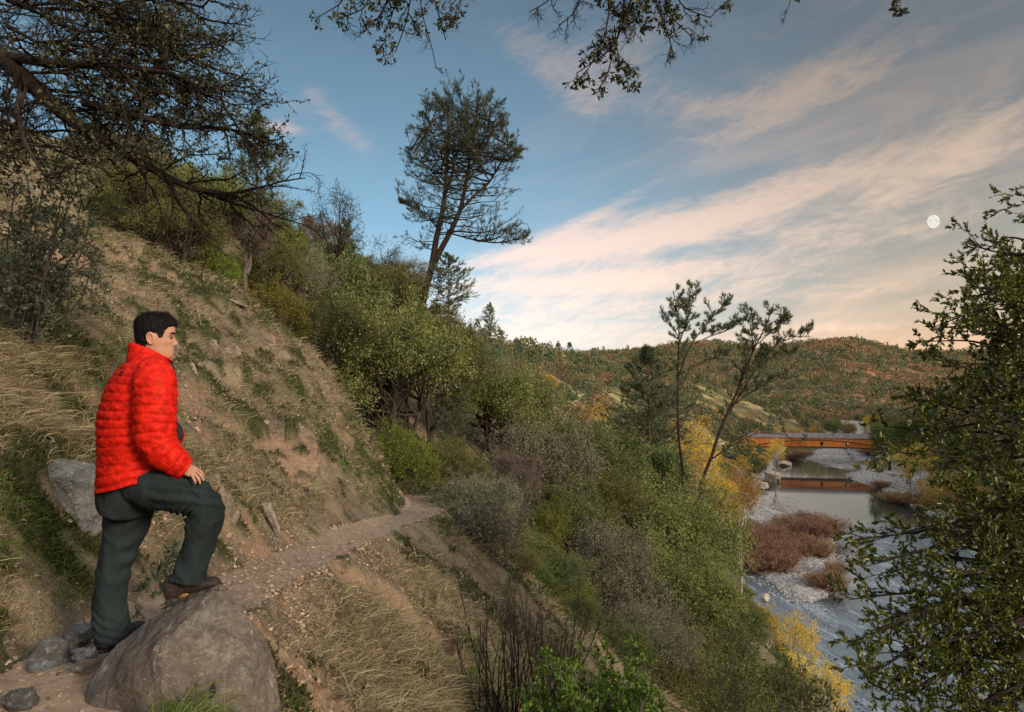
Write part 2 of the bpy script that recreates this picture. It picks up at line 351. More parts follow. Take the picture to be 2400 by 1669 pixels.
def build_world():
    w = bpy.data.worlds.new('World'); bpy.context.scene.world = w; w.use_nodes = True
    nt = w.node_tree; nt.nodes.clear()
    t = NT.__new__(NT); t.t = nt; t.m = None; t.out = t.n('ShaderNodeOutputWorld')
    tc = t.n('ShaderNodeTexCoord').outputs['Generated']
    sep = t.n('ShaderNodeSeparateXYZ'); t.l(tc, sep.inputs[0])
    x, y, z = sep.outputs
    yy = t.math('MAXIMUM', y, .05)
    az = t.math('ARCTAN2', x, y)                       # azimuth, radians, right positive
    el = t.math('ARCSINE', z)
    # clear air: blue overhead and left, warmer towards the right and the horizon
    left = t.ramp(t.math('MULTIPLY_ADD', el, 1/1.2, .05, clamp=True), [(0.,(.88,.70,.56)),(.06,(.80,.77,.73)),(.10,(.60,.68,.72)),(.15,(.40,.58,.69)),(.24,(.20,.385,.53)),(.34,(.135,.25,.345)),(.50,(.075,.13,.18)),(1.,(.07,.12,.18))])
    right = t.ramp(t.math('MULTIPLY_ADD', el, 1/1.2, .05, clamp=True), [(0.,(1.0,.42,.18)),(.05,(.95,.47,.25)),(.09,(.66,.42,.26)),(.13,(.42,.345,.25)),(.20,(.30,.28,.235)),(.33,(.165,.17,.17)),(.50,(.065,.10,.13)),(1.,(.06,.10,.14))])
    f = t.math('MULTIPLY_ADD', az, 1/.95, .28, clamp=True)
    f = t.n('ShaderNodeMapRange', interpolation_type='SMOOTHSTEP').inputs[0].node
    t.l(az, f.inputs[0]); f.inputs[1].default_value = -.12; f.inputs[2].default_value = .58
    base = t.mix(f.outputs[0], left, right)
    sky = t.n('ShaderNodeTexSky', sky_type='NISHITA'); sky.sun_disc = False; sky.sun_elevation = R(SUN_EL); sky.sun_rotation = R(SUN_AZ); sky.altitude = 200
    skc = t.mix(1.0, sky.outputs[0], (.09,.09,.09), 'MULTIPLY')
    base = t.mix(.15, base, skc)
    # cirrus drawn on a flat layer high above: direction / height
    zz = t.math('ADD', t.math('MAXIMUM', z, 0.0), .10)
    u = t.math('DIVIDE', x, zz); v = t.math('DIVIDE', y, zz)
    cb = t.n('ShaderNodeCombineXYZ'); t.l(u, cb.inputs[0]); t.l(v, cb.inputs[1])
    mp = t.n('ShaderNodeMapping'); t.l(cb.outputs[0], mp.inputs[0]); mp.inputs['Rotation'].default_value = (0,0,R(-38)); mp.inputs['Scale'].default_value = (.55,1.5,1); mp.inputs['Location'].default_value = (3.1,1.7,0)
    wisp = t.noise(1.5, 9, .62, mp.outputs[0], .9)
    big = t.noise(.45, 3, .5, mp.outputs[0], .3)
    # streak field in (az, el): long bands rising to the right
    s1 = t.math('MULTIPLY_ADD', az, -.24, el)           # el - .36 az
    c2 = t.n('ShaderNodeCombineXYZ'); t.l(az, c2.inputs[0]); t.l(s1, c2.inputs[1]); t.l(t.math('MULTIPLY', az, .2), c2.inputs[2])
    m2 = t.n('ShaderNodeMapping'); t.l(c2.outputs[0], m2.inputs[0]); m2.inputs['Scale'].default_value = (2.2,8.5,1)
    st = t.noise(1.6, 8, .64, m2.outputs[0], .7)
    m3 = t.n('ShaderNodeMapping'); t.l(c2.outputs[0], m3.inputs[0]); m3.inputs['Scale'].default_value = (10,26,1)
    fine = t.noise(2.0, 6, .68, m3.outputs[0], 1.3)
    def gauss(val, c, wd):
        d = t.math('DIVIDE', t.math('SUBTRACT', val, c), wd)
        return t.math('POWER', 2.718, t.math('MULTIPLY', t.math('MULTIPLY', d, d), -1))
    # a cloud = soft ellipse along a tilted axis
    def blob(caz, cel, la, lb, slope, amt):
        da = t.math('SUBTRACT', az, caz); de = t.math('SUBTRACT', el, cel)
        q = t.math('SUBTRACT', de, t.math('MULTIPLY', da, slope))
        return t.math('MULTIPLY', t.math('MULTIPLY', gauss(da, 0, la), gauss(q, 0, lb)), amt)
    blobs = None
    for b in CLOUDS:
        g = blob(*b); blobs = g if blobs is None else t.math('ADD', blobs, g)
    tex = t.math('ADD', t.math('MULTIPLY', st, .50), t.math('ADD', t.math('MULTIPLY', fine, .30), t.math('MULTIPLY', wisp, .20)))
    v = t.math('ADD', t.math('MULTIPLY', blobs, .85), t.math('MULTIPLY_ADD', tex, 5.2, -2.72))
    mr = t.n('ShaderNodeMapRange', interpolation_type='SMOOTHSTEP'); t.l(v, mr.inputs[0]); mr.inputs[1].default_value = -.1; mr.inputs[2].default_value = 1.5
    dens = t.math('MULTIPLY', mr.outputs[0], t.math('MULTIPLY_ADD', blobs, 1.5, .10, clamp=True), clamp=True)
    veil = t.math('MULTIPLY', t.ramp(st, [(.45,0.),(.68,.42)]), t.math('MULTIPLY_ADD', az, 1.6, .35, clamp=True))
    dens = t.math('MAXIMUM', dens, veil)
    cl = t.ramp(t.math('MULTIPLY_ADD', el, 1/1.2, .05, clamp=True), [(0.,(.95,.66,.48)),(.10,(1.0,.82,.70)),(.22,(.80,.62,.55)),(.33,(.48,.39,.38)),(.48,(.26,.225,.225)),(1.,(.2,.2,.2))])
    clr = t.ramp(t.math('MULTIPLY_ADD', el, 1/1.2, .05, clamp=True), [(0.,(.95,.50,.28)),(.10,(.86,.58,.40)),(.22,(.64,.48,.37)),(.36,(.34,.27,.21)),(.55,(.16,.15,.14)),(1.,(.12,.12,.12))])
    cl = t.mix(f.outputs[0], cl, clr)
    cc = t.mix(t.math('MULTIPLY', dens, .90), base, cl)
    # the bright western sky after sunset, behind the camera (the moon rises opposite to it)
    wf = t.math('MULTIPLY_ADD', y, -1.3, .05, clamp=True)
    west = t.ramp(t.math('MULTIPLY_ADD', el, 1/1.2, .05, clamp=True), [(0.,(2.6,1.6,.9)),(.2,(2.3,1.75,1.25)),(.5,(1.3,1.25,1.15)),(1.,(.6,.7,.8))])
    cc = t.mix(wf, cc, west)
    zen = t.math('MULTIPLY_ADD', el, 1/.5, -1.3, clamp=True)
    cc = t.mix(zen, cc, (.62,.72,.85))
    # warm ground-side hemisphere
    cc = t.mix(t.math('MULTIPLY_ADD', el, -30, 0, clamp=True), cc, (.10,.085,.06))
    bg = t.n('ShaderNodeBackground'); t.l(cc, bg.inputs[0]); bg.inputs[1].default_value = 1.0
    t.l(bg.outputs[0], t.out.inputs[0])
def AE(px, py):
    X = (px-CX)/F; Z = (HY-py)/F; return math.atan2(X, 1), math.asin(Z/math.sqrt(1+X*X+Z*Z))
def _c(px, py, hw, hh, slope, amt):
    a, e = AE(px, py); a2, _ = AE(px+hw, py); _, e2 = AE(px, py-hh); return (a, e, abs(a2-a)*1.15, abs(e2-e)*1.35, slope, amt)
# photo position, half length and thickness in photo pixels, tilt, weight
CLOUDS = [_c(1760,478,400,42,.20,1.5), _c(1480,560,260,34,.10,1.0), _c(1420,492,170,15,.46,.95), _c(1290,165,120,55,-.55,.9), _c(1450,190,190,60,-.25,.75), _c(1600,60,260,60,.15,.45),
          _c(1860,205,240,48,.24,1.0), _c(2080,130,260,50,.30,.5), _c(2260,330,240,60,.30,.7), _c(2150,420,220,30,.22,.6), _c(650,300,55,13,.05,1.1), _c(745,235,120,30,-.8,.6), _c(590,180,100,14,-.5,.5),
          _c(1330,720,330,70,.02,1.0), _c(2050,560,330,60,.12,.6), _c(1650,330,200,30,.2,.2), _c(1560,640,260,24,.03,1.0), _c(1330,670,220,16,.0,.8), _c(1950,690,420,22,.03,.5), _c(1260,600,200,18,.12,.8), _c(1900,560,300,30,.14,.5), _c(1300,800,330,26,.0,.7), _c(2000,770,300,20,.02,.5)]
def build_moon():
    n, m = 24, 48
    th = np.linspace(0, math.pi, n); ph = np.linspace(0, 2*math.pi, m, endpoint=False)
    T, Pm = np.meshgrid(th, ph, indexing='ij')
    V = np.stack([np.sin(T)*np.cos(Pm), np.sin(T)*np.sin(Pm), np.cos(T)], -1).reshape(-1, 3)*38
    i = np.arange(n*m).reshape(n, m); j = np.roll(i, -1, 1)
    Q = np.stack([i[:-1], i[1:], j[1:], j[:-1]], -1).reshape(-1, 4)
    t = NT('moon_glow'); p = obc(t)
    c = t.ramp(t.noise(.035, 5, .6, p), [(.36,(.55,.53,.44)),(.52,(.68,.66,.56)),(.7,(.82,.80,.71))])
    e = t.n('ShaderNodeEmission'); t.l(c, e.inputs[0]); e.inputs[1].default_value = .95; t.l(e.outputs[0], t.out.inputs[0])
    o = mk('moon', V, Q, t.m); o.location = P(2188, 519, 3600); o.scale = (.70,.86,.94); o.rotation_euler = (0,R(-18),0)
    tag(o, 'pale gibbous moon in the hazy sky above the far hills', 'moon')
# ---------- plants ----------
RG = np.random.default_rng(11)
def rdir(n): return nrm(RG.normal(size=(n, 3)))
def spawn(p, d, L, K=5, wander=.25, droop=0.0):
    """N wandering twigs from points p along d: (N,K,3)"""
    n = len(p); L = np.broadcast_to(np.asarray(L, float), (n,)); d = nrm(np.asarray(d, float))
    out = np.zeros((n, K, 3)); out[:,0] = p
    for k in range(1, K):
        d = nrm(d+wander*RG.normal(size=(n,3))+np.array([0,0,-droop])); out[:,k] = out[:,k-1]+d*(L/(K-1))[:,None]
    return out
def kids(pts, m, t0, t1, ang, jit=.3):
    """m children per twig: start points and directions that fork off by ang radians"""
    n, K, _ = pts.shape
    t = (t0+(t1-t0)*(np.arange(m)[None,:]+RG.random((n, m)))/m)*(K-1); t = np.clip(t, 0, K-1.001)
    i = t.astype(int); f = (t-i)[...,None]; r = np.arange(n)[:,None]
    a = pts[r,i]; b = pts[r,i+1]; p = a+(b-a)*f; d = nrm(b-a)
    q = RG.normal(size=d.shape); q = nrm(q-(q*d).sum(-1,keepdims=True)*d)
    A = ang*(1+jit*RG.normal(size=(n,m,1)))
    return p.reshape(-1,3), (d*np.cos(A)+q*np.sin(A)).reshape(-1,3), (t/(K-1)).ravel()
def tubes(pts, r0, r1, ns=4):
    n, K, _ = pts.shape
    r0 = np.broadcast_to(np.asarray(r0, float), (n,)); r1 = np.broadcast_to(np.asarray(r1, float), (n,))
    T = np.empty_like(pts); T[:,1:-1] = pts[:,2:]-pts[:,:-2]; T[:,0] = pts[:,1]-pts[:,0]; T[:,-1] = pts[:,-1]-pts[:,-2]; T = nrm(T)
    ref = np.where(np.abs(T[:,:1,2:3]) > .8, np.array([1.,0,0]), np.array([0,0,1.])); ref = np.broadcast_to(ref, T.shape)
    A = nrm(np.cross(T, ref)); B = np.cross(T, A)
    ph = np.arange(ns)/ns*2*math.pi; s = np.linspace(0, 1, K)[None,:]
    rad = (r0[:,None]*(1-s)+r1[:,None]*s)[...,None,None]
    V = pts[:,:,None,:]+rad*(np.cos(ph)[None,None,:,None]*A[:,:,None,:]+np.sin(ph)[None,None,:,None]*B[:,:,None,:])
    i = np.arange(n*K*ns).reshape(n, K, ns); j = np.roll(i, -1, axis=2)
    Q = np.stack([i[:,:-1], j[:,:-1], j[:,1:], i[:,1:]], -1).reshape(-1, 4)
    return V.reshape(-1,3), Q
def poly(pts, K=None, jit=0.0):
    """resample one guide polyline smoothly"""
    pts = np.asarray(pts, float); d = np.r_[0, np.cumsum(np.linalg.norm(np.diff(pts,axis=0),axis=1))]
    K = K or len(pts)*4
    s = np.linspace(0, d[-1], K); o = np.stack([np.interp(s, d, pts[:,k]) for k in range(3)], 1)
    for _ in range(2): o[1:-1] = (o[:-2]+2*o[1:-1]+o[2:])/4
    if jit: o[1:] += np.cumsum(RG.normal(size=(K-1,3))*jit*d[-1]/K, 0)*.5
    return o[None]
def leaves(p, d, L, w=.45, fold=.25, flat=0.0):
    """leaf-shaped quads starting at p along d"""
    n = len(p); d = nrm(d); L = np.broadcast_to(np.asarray(L, float), (n,))[:,None]
    q = RG.normal(size=(n,3)); 
    if flat: q = q*np.array([1,1,1-flat])
    s = nrm(q-(q*d).sum(-1,keepdims=True)*d); u = np.cross(d, s)
    V = np.stack([p, p+d*L*.5+s*L*w*.5+u*L*fold*.2, p+d*L, p+d*L*.5-s*L*w*.5+u*L*fold*.2], 1).reshape(-1,3)
    return V, np.arange(4*n).reshape(n, 4)
def leaves6(p, d, L, w=.36, fold=.2):
    """six-sided leaf blades folded along the midrib (near plants)"""
    n = len(p); d = nrm(d); L = np.broadcast_to(np.asarray(L, float), (n,))[:,None]
    q = RG.normal(size=(n,3)); s = nrm(q-(q*d).sum(-1,keepdims=True)*d); u = np.cross(d, s)
    cv = (RG.random((n,1))-.3)*.35
    V = np.stack([p, p+d*L*.3+s*L*w*.46+u*L*fold*.3, p+d*L*.68+s*L*w*.4+u*L*(fold*.3-cv*.4), p+d*L-u*L*cv,
                  p+d*L*.68-s*L*w*.4+u*L*(fold*.3-cv*.4), p+d*L*.3-s*L*w*.46+u*L*fold*.3], 1).reshape(-1,3)
    i = np.arange(6*n).reshape(n, 6)
    return V, np.concatenate([i[:,[0,1,2,3]], i[:,[0,3,4,5]]])
def needles(p, d, L, w, m=8, spread=.8):
    """tufts of m long thin triangles about each twig end"""
    n = len(p); P_ = np.repeat(p, m, 0); D = nrm(np.repeat(nrm(d), m, 0)+spread*RG.normal(size=(n*m,3))*.8)
    Ls = (np.broadcast_to(np.asarray(L, float), (n,)).repeat(m)*(.7+.5*RG.random(n*m)))[:,None]
    q = RG.normal(size=D.shape); s = nrm(q-(q*D).sum(-1,keepdims=True)*D)
    base = P_-np.repeat(nrm(d), m, 0)*Ls*RG.random((n*m,1))*.6
    V = np.stack([base-s*w*.5, base+s*w*.5, base+D*Ls], 1).reshape(-1,3)
    return V, np.arange(3*n*m).reshape(-1, 3)
def join(parts):
    V = []; Fs = {}; o = 0
    for v, f in parts:
        V.append(v); Fs.setdefault(f.shape[1], []).append(f+o); o += len(v)
    return np.vstack(V), [np.concatenate(x) for x in Fs.values()]
def alongs(pts, m, t0=0., t1=1.):
    n, K, _ = pts.shape
    t = (t0+(t1-t0)*RG.random((n, m)))*(K-1); t = np.clip(t, 0, K-1.001); i = t.astype(int); f = (t-i)[...,None]; r = np.arange(n)[:,None]
    a = pts[r,i]; b = pts[r,i+1]
    return (a+(b-a)*f).reshape(-1,3), nrm(b-a).reshape(-1,3)

# foliage materials: stops of leaf colour chosen per leaf, shifted per plant
def leafmat(name, cols, rough=.55, spec=.25, trans=.35, var=.12, bright=.5):
    t = NT(name); ri = t.n('ShaderNodeNewGeometry').outputs['Random Per Island']; oi = t.n('ShaderNodeObjectInfo').outputs['Random']
    k = len(cols); c = t.ramp(ri, [(i/max(k-1, 1), x) for i, x in enumerate(cols)])
    hs = t.n('ShaderNodeHueSaturation'); t.l(c, hs.inputs['Color'])
    t.l(t.math('MULTIPLY_ADD', oi, var*.35, .5-var*.175), hs.inputs['Hue'])
    t.l(t.math('MULTIPLY_ADD', oi, var*bright*8, 1-var*bright*4), hs.inputs['Value'])
    pb = t.n('ShaderNodeBsdfPrincipled'); t.l(hs.outputs[0], pb.inputs['Base Color']); pb.inputs['Roughness'].default_value = rough; pb.inputs['Specular IOR Level'].default_value = spec
    tr = t.n('ShaderNodeBsdfTranslucent'); t.l(t.mix(.5, hs.outputs[0], (.9,1,.3), 'MULTIPLY'), tr.inputs[0])
    ms = t.n('ShaderNodeMixShader'); ms.inputs[0].default_value = trans; t.l(pb.outputs[0], ms.inputs[1]); t.l(tr.outputs[0], ms.inputs[2])
    t.l(ms.outputs[0], t.out.inputs[0]); return t.m
def barkmat(name, a, b, sc=9, strength=.6):
    t = NT(name); p = obc(t); mp = t.n('ShaderNodeMapping'); t.l(p, mp.inputs[0]); mp.inputs['Scale'].default_value = (1,1,.25)
    n1 = t.noise(sc, 5, .7, mp.outputs[0], .5); n2 = t.noise(sc*.2, 3, .5, p)
    c = t.mix(n2, t.ramp(n1, [(.35,a),(.65,b)]), t.ramp(n1, [(.3,tuple(v*.6 for v in a)),(.7,tuple(v*.9 for v in b))]))
    t.bsdf(c, .95, .1, t.bump(n1, strength, .03)); return t.m
M = {}
def build_mats():
    M['dusk'] = leafmat('dusky_oak_leaves', [(.030,.045,.020),(.055,.075,.034),(.085,.10,.045),(.12,.10,.05)])
    M['oak'] = leafmat('oak_leaves', [(.048,.070,.022),(.085,.112,.034),(.125,.145,.045),(.18,.17,.06)])
    M['olive'] = leafmat('olive_leaves', [(.08,.105,.03),(.13,.155,.045),(.18,.185,.055),(.24,.20,.06)])
    M['grey'] = leafmat('grey_green_leaves', [(.12,.13,.075),(.18,.19,.115),(.23,.215,.14),(.27,.24,.16)])
    M['twig'] = leafmat('dry_brown_leaves', [(.13,.085,.07),(.18,.12,.095),(.14,.135,.07),(.24,.14,.08)])
    M['bright'] = leafmat('bright_green_leaves', [(.07,.11,.018),(.12,.165,.028),(.17,.20,.03),(.26,.24,.03)])
    M['lush'] = leafmat('lush_green_leaves', [(.05,.12,.018),(.08,.18,.025),(.12,.24,.035),(.20,.28,.045)], rough=.4)
    M['pine'] = leafmat('pine_needles', [(.06,.085,.04),(.09,.115,.06),(.13,.15,.08)], trans=.2)
    M['palepine'] = leafmat('grey_pine_needles', [(.10,.14,.085),(.14,.19,.115),(.17,.22,.14)], trans=.25)
    M['darkpine'] = leafmat('silhouette_pine_needles', [(.030,.040,.022),(.050,.060,.030),(.07,.075,.036)], trans=.15)
    M['yellow'] = leafmat('autumn_yellow_leaves', [(.62,.40,.012),(.78,.52,.02),(.84,.60,.04),(.50,.42,.04)], trans=.45, var=.05)
    M['gold'] = leafmat('golden_olive_leaves', [(.32,.20,.025),(.42,.26,.03),(.24,.19,.035),(.50,.25,.03)], trans=.4, var=.1)
    M['orange'] = leafmat('orange_leaves', [(.10,.14,.025),(.08,.12,.02),(.14,.17,.03),(.15,.15,.03),(.48,.17,.03)], trans=.4)
    M['rust'] = leafmat('rusty_willow_leaves', [(.27,.15,.11),(.34,.19,.13),(.38,.24,.12),(.25,.17,.13)], trans=.3)
    M['bay'] = leafmat('bay_leaves', [(.040,.055,.010),(.070,.090,.016),(.11,.125,.022),(.19,.18,.035)], rough=.38, spec=.5, trans=.3, var=0)
    M['dark'] = leafmat('dark_oak_leaves', [(.030,.034,.014),(.048,.055,.022),(.07,.075,.03),(.10,.09,.042)], rough=.5, trans=.2, var=0)  # darker, browner leaf tones of the near oaks
    M['shrubgrey'] = leafmat('dusty_shrub_leaves', [(.05,.075,.045),(.085,.115,.07),(.12,.15,.095),(.15,.16,.08)], var=0)
    M['bark'] = barkmat('oak_bark', (.028,.021,.016), (.075,.058,.045))
    M['pinebark'] = barkmat('pine_bark', (.05,.032,.022), (.13,.085,.06))
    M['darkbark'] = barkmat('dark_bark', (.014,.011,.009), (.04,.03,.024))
    M['palebark'] = barkmat('pale_bark', (.24,.21,.18), (.42,.38,.33))
    M['rustbark'] = barkmat('reddish_stems', (.10,.045,.035), (.22,.10,.07))
    M['greybark'] = barkmat('grey_twigs', (.07,.055,.048), (.17,.14,.12))

TPL = {}
def bush_tpl(name, seed, leaf, bark, h=5., w=6., clumps=34, per=260, L=.11, lw=.5, stems=3, low=.25, flat=.75, twigs=7, nleaf=1.0, sparse=1.0, rc=.27, trunk_r=.12):
    """rounded tree or shrub: stems, limbs to leaf clumps, twigs and leaves; the root is at the origin"""
    global RG
    RG = np.random.default_rng(seed)
    c0 = np.array([0,0,h*(low+1)/2]); ax = np.array([w/2, w/2, h*(1-low)/2])
    d = rdir(clumps*3); d = d[(d[:,2] > -.75)][:clumps]; rr = (.40+.60*RG.random(len(d))**.7)[:,None]
    lump = 1+.42*fb3(d[:,0]*1.5+seed, d[:,1]*1.5, d[:,2]*1.5, 2)[:,None]+.10*RG.normal(size=(len(d),1))
    C = c0+d*ax*rr*lump*.86; nC = len(C)
    rcl = rc*w/2*(.5+.85*RG.random(nC))*1.35
    st0 = np.zeros((stems, 3)); st0[:,:2] = RG.normal(size=(stems,2))*.12*(stems > 1)
    top = c0+RG.normal(size=(stems,3))*ax*.22; 
    S = []
    for k in range(stems):
        S.append(poly([st0[k], st0[k]*.5+top[k]*.35+RG.normal(size=3)*.06*h, top[k]], 10, .1)[0])
    S = np.array(S)
    parts = [tubes(S, trunk_r, trunk_r*.35, 7)]
    si = RG.integers(0, stems, nC); ti = RG.integers(3, 8, nC); b0 = S[si, ti]
    mid = (b0+C)/2+RG.normal(size=(nC,3))*.08*w+np.array([0,0,-.03*h])
    t = np.linspace(0, 1, 8)[None,:,None]
    B = b0[:,None]*(1-t)**2+2*mid[:,None]*t*(1-t)+C[:,None]*t*t; B[:,1:-1] += RG.normal(size=(nC,6,3))*.012*w
    parts.append(tubes(B, trunk_r*.38, trunk_r*.12, 4))
    Tp = np.repeat(C, twigs, 0); Td = nrm(rdir(nC*twigs)+nrm(C-c0*.8).repeat(twigs, 0)*.5)
    TW = spawn(Tp, Td, np.repeat(rcl, twigs)*(.55+.85*RG.random(nC*twigs)**2), 5, .3, .05)
    parts.append(tubes(TW, trunk_r*.10, trunk_r*.03, 3))
    sp, sd, _ = kids(TW, 4, .2, 1., .7); T2 = spawn(sp, sd, rcl.mean()*.45, 4, .35, .05)
    parts.append(tubes(T2, trunk_r*.045, trunk_r*.02, 3))
    n = int(per*nleaf)
    # most leaves ride on the twigs, the rest fill the shell of the clump
    a, ad = alongs(TW, max(1, int(n*.25/twigs)), .3, 1.0); b, bd = alongs(T2, max(1, int(n*.45/(twigs*4))), .15, 1.0)
    k = int(n*.30*sparse); cc = np.repeat(C, k, 0); q = rdir(len(cc))*np.array([1,1,flat]); rr = np.repeat(rcl, k)[:,None]*(.35+.65*RG.random((len(cc),1))**.5)
    lp = np.vstack([a+RG.normal(size=a.shape)*L*.6, b+RG.normal(size=b.shape)*L*.5, cc+q*rr])
    ld = np.vstack([ad+rdir(len(a))*1.1, bd+rdir(len(b))*1.1, q+rdir(len(cc))*.9])
    V, Q = leaves(lp, ld, L*(.65+.7*RG.random(len(lp))), lw)
    tv, tf = join(parts)
    oc = mk('crown', V, Q, M[leaf]); ot = mk('trunk', tv, tf, M[bark])
    TPL[name] = (oc.data, ot.data, h, w)
    for o in (oc, ot): bpy.data.objects.remove(o)
def pine_tpl(name, seed, leaf, bark, h=14., w=5., nbr=70, tuft=5, nl=.28, nw=.03, low=.25, r=.16, shape=.9, droop=.02, m=8):
    global RG
    RG = np.random.default_rng(seed)
    lean = RG.normal(size=2)*.03*h
    S = poly([(0,0,0),(lean[0]*.3,lean[1]*.3,h*.4),(lean[0],lean[1],h)], 16, .05)
    p, d, t = kids(S, nbr, low, .99, 1.25, .12); d[:,2] = np.abs(d[:,2])*.4+.12
    u = (t-low)/(1-low); Ls = w/2*np.clip(np.sin(np.clip(u*.9+.12, 0, 1)*math.pi)**shape, .12, 1)*(.55+.6*RG.random(len(t)))
    B = spawn(p, d, Ls, 6, .13, -.07+droop)
    p2, d2, t2 = kids(B, 7, .25, 1., .65); C = spawn(p2, d2+np.array([0,0,.15]), (Ls.repeat(7)*.34+.15), 4, .2, -.05)
    q, qd, _ = kids(C, tuft, .3, 1., .5)
    V, T = needles(q, qd+np.array([0,0,.2]), nl, nw, m)
    parts = [tubes(S, r, r*.15, 7), tubes(B, r*.28, r*.08, 4), tubes(C, r*.08, r*.04, 3)]
    tv, tf = join(parts)
    oc = mk('crown', V, T, M[leaf]); ot = mk('trunk', tv, tf, M[bark]); TPL[name] = (oc.data, ot.data, h, w)
    for o in (oc, ot): bpy.data.objects.remove(o)
def stems_tpl(name, seed, leaf, bark, h=2., w=1.6, n=60, L=.05, per=10, r=.012, spread=.5, lw=.4, fork=4):
    """upright many-stemmed shrub: willow, bare brush"""
    global RG
    RG = np.random.default_rng(seed)
    p = np.zeros((n,3)); p[:,:2] = RG.normal(size=(n,2))*w*.13
    d = np.stack([RG.normal(size=n)*spread, RG.normal(size=n)*spread, np.ones(n)], -1); d[:,:2] += p[:,:2]*.8/w*2
    S = spawn(p, d, h*(.6+.5*RG.random(n)), 8, .10, -.04)
    a, ad, _ = kids(S, fork, .3, .95, .5); T2 = spawn(a, ad, h*.28, 5, .15, -.08)
    b, bd, _ = kids(T2, 3, .3, .95, .5); T3 = spawn(b, bd, h*.12, 4, .2, -.05)
    parts = [tubes(S, r, r*.35, 4), tubes(T2, r*.45, r*.2, 3), tubes(T3, r*.25, r*.12, 3)]
    tv, tf = join(parts); ot = mk('trunk', tv, tf, M[bark]); oc = None
    if per:
        lp, ld = alongs(np.concatenate([T3]), per, .0, 1.); l2, d2 = alongs(T2, per, .2, 1.)
        lp = np.vstack([lp, l2]); ld = np.vstack([ld, d2])
        V, Q = leaves(lp, ld+rdir(len(lp))*.9, L*(.6+.7*RG.random(len(lp))), lw)
        oc = mk('crown', V, Q, M[leaf])
    TPL[name] = (oc.data if oc else None, ot.data, h, w)
    for o in (oc, ot):
        if o: bpy.data.objects.remove(o)
def put(tpl, name, x, y, hh=None, sx=1.0, rz=None, label=None, cat='tree', group=None, sink=.15, tilt=0.0, z=None, cname='crown', tname='trunk', ww=None):
    cm, tm, h, w = TPL[tpl]; g = H(x, y) if z is None else z
    e = empty(name, (x, y, g-sink), random.random()*6.28 if rz is None else rz)
    s = (hh/h) if hh else 1.0; sw = (ww/w) if ww else s*sx
    e.scale = (sw, sw, s)
    if tilt: e.rotation_euler = (tilt*random.uniform(-1,1), tilt*random.uniform(-1,1), e.rotation_euler[2])
    share(tname, tm, e)
    if cm: share(cname, cm, e)
    tag(e, label, cat, group); return e
def put_px(tpl, name, px, py_top, Y, hw_px, label, **k):
    """stand a plant on the ground at distance Y so that its crown tops out at photo height py_top and is hw_px wide either side"""
    x = (px-CX)/F*Y; zt = (HY-py_top)/F*Y; g = H(x, Y)
    hh = max(zt-g, .3); ww = 2*hw_px/F*Y*1.08; lim = 1.25*ww*TPL[tpl][2]/TPL[tpl][3]
    if hh <= lim*1.1: return put(tpl, name, x, Y, hh=hh, ww=ww, label=label, **k)
    e = put(tpl, name, x, Y, hh=lim, ww=ww, label=label, z=g+hh-lim, sink=0, **k)      # crown carried on a longer bole
    s = e.scale; n = 3; bs = []
    for j in range(n):
        a = j/n*6.28; bs.append(poly([(.25*math.cos(a)*(n > 1), .25*math.sin(a), -(hh-lim)/s[2]-.3), (.12*math.cos(a), .10*math.sin(a), -(hh-lim)/s[2]*.4), (0,0,.25)], 12, .02)[0])
    v, f = tubes(np.array(bs), .13, .09, 7); mk('stem', v, f, TPL[tpl][1].materials[0], parent=e)
    return e
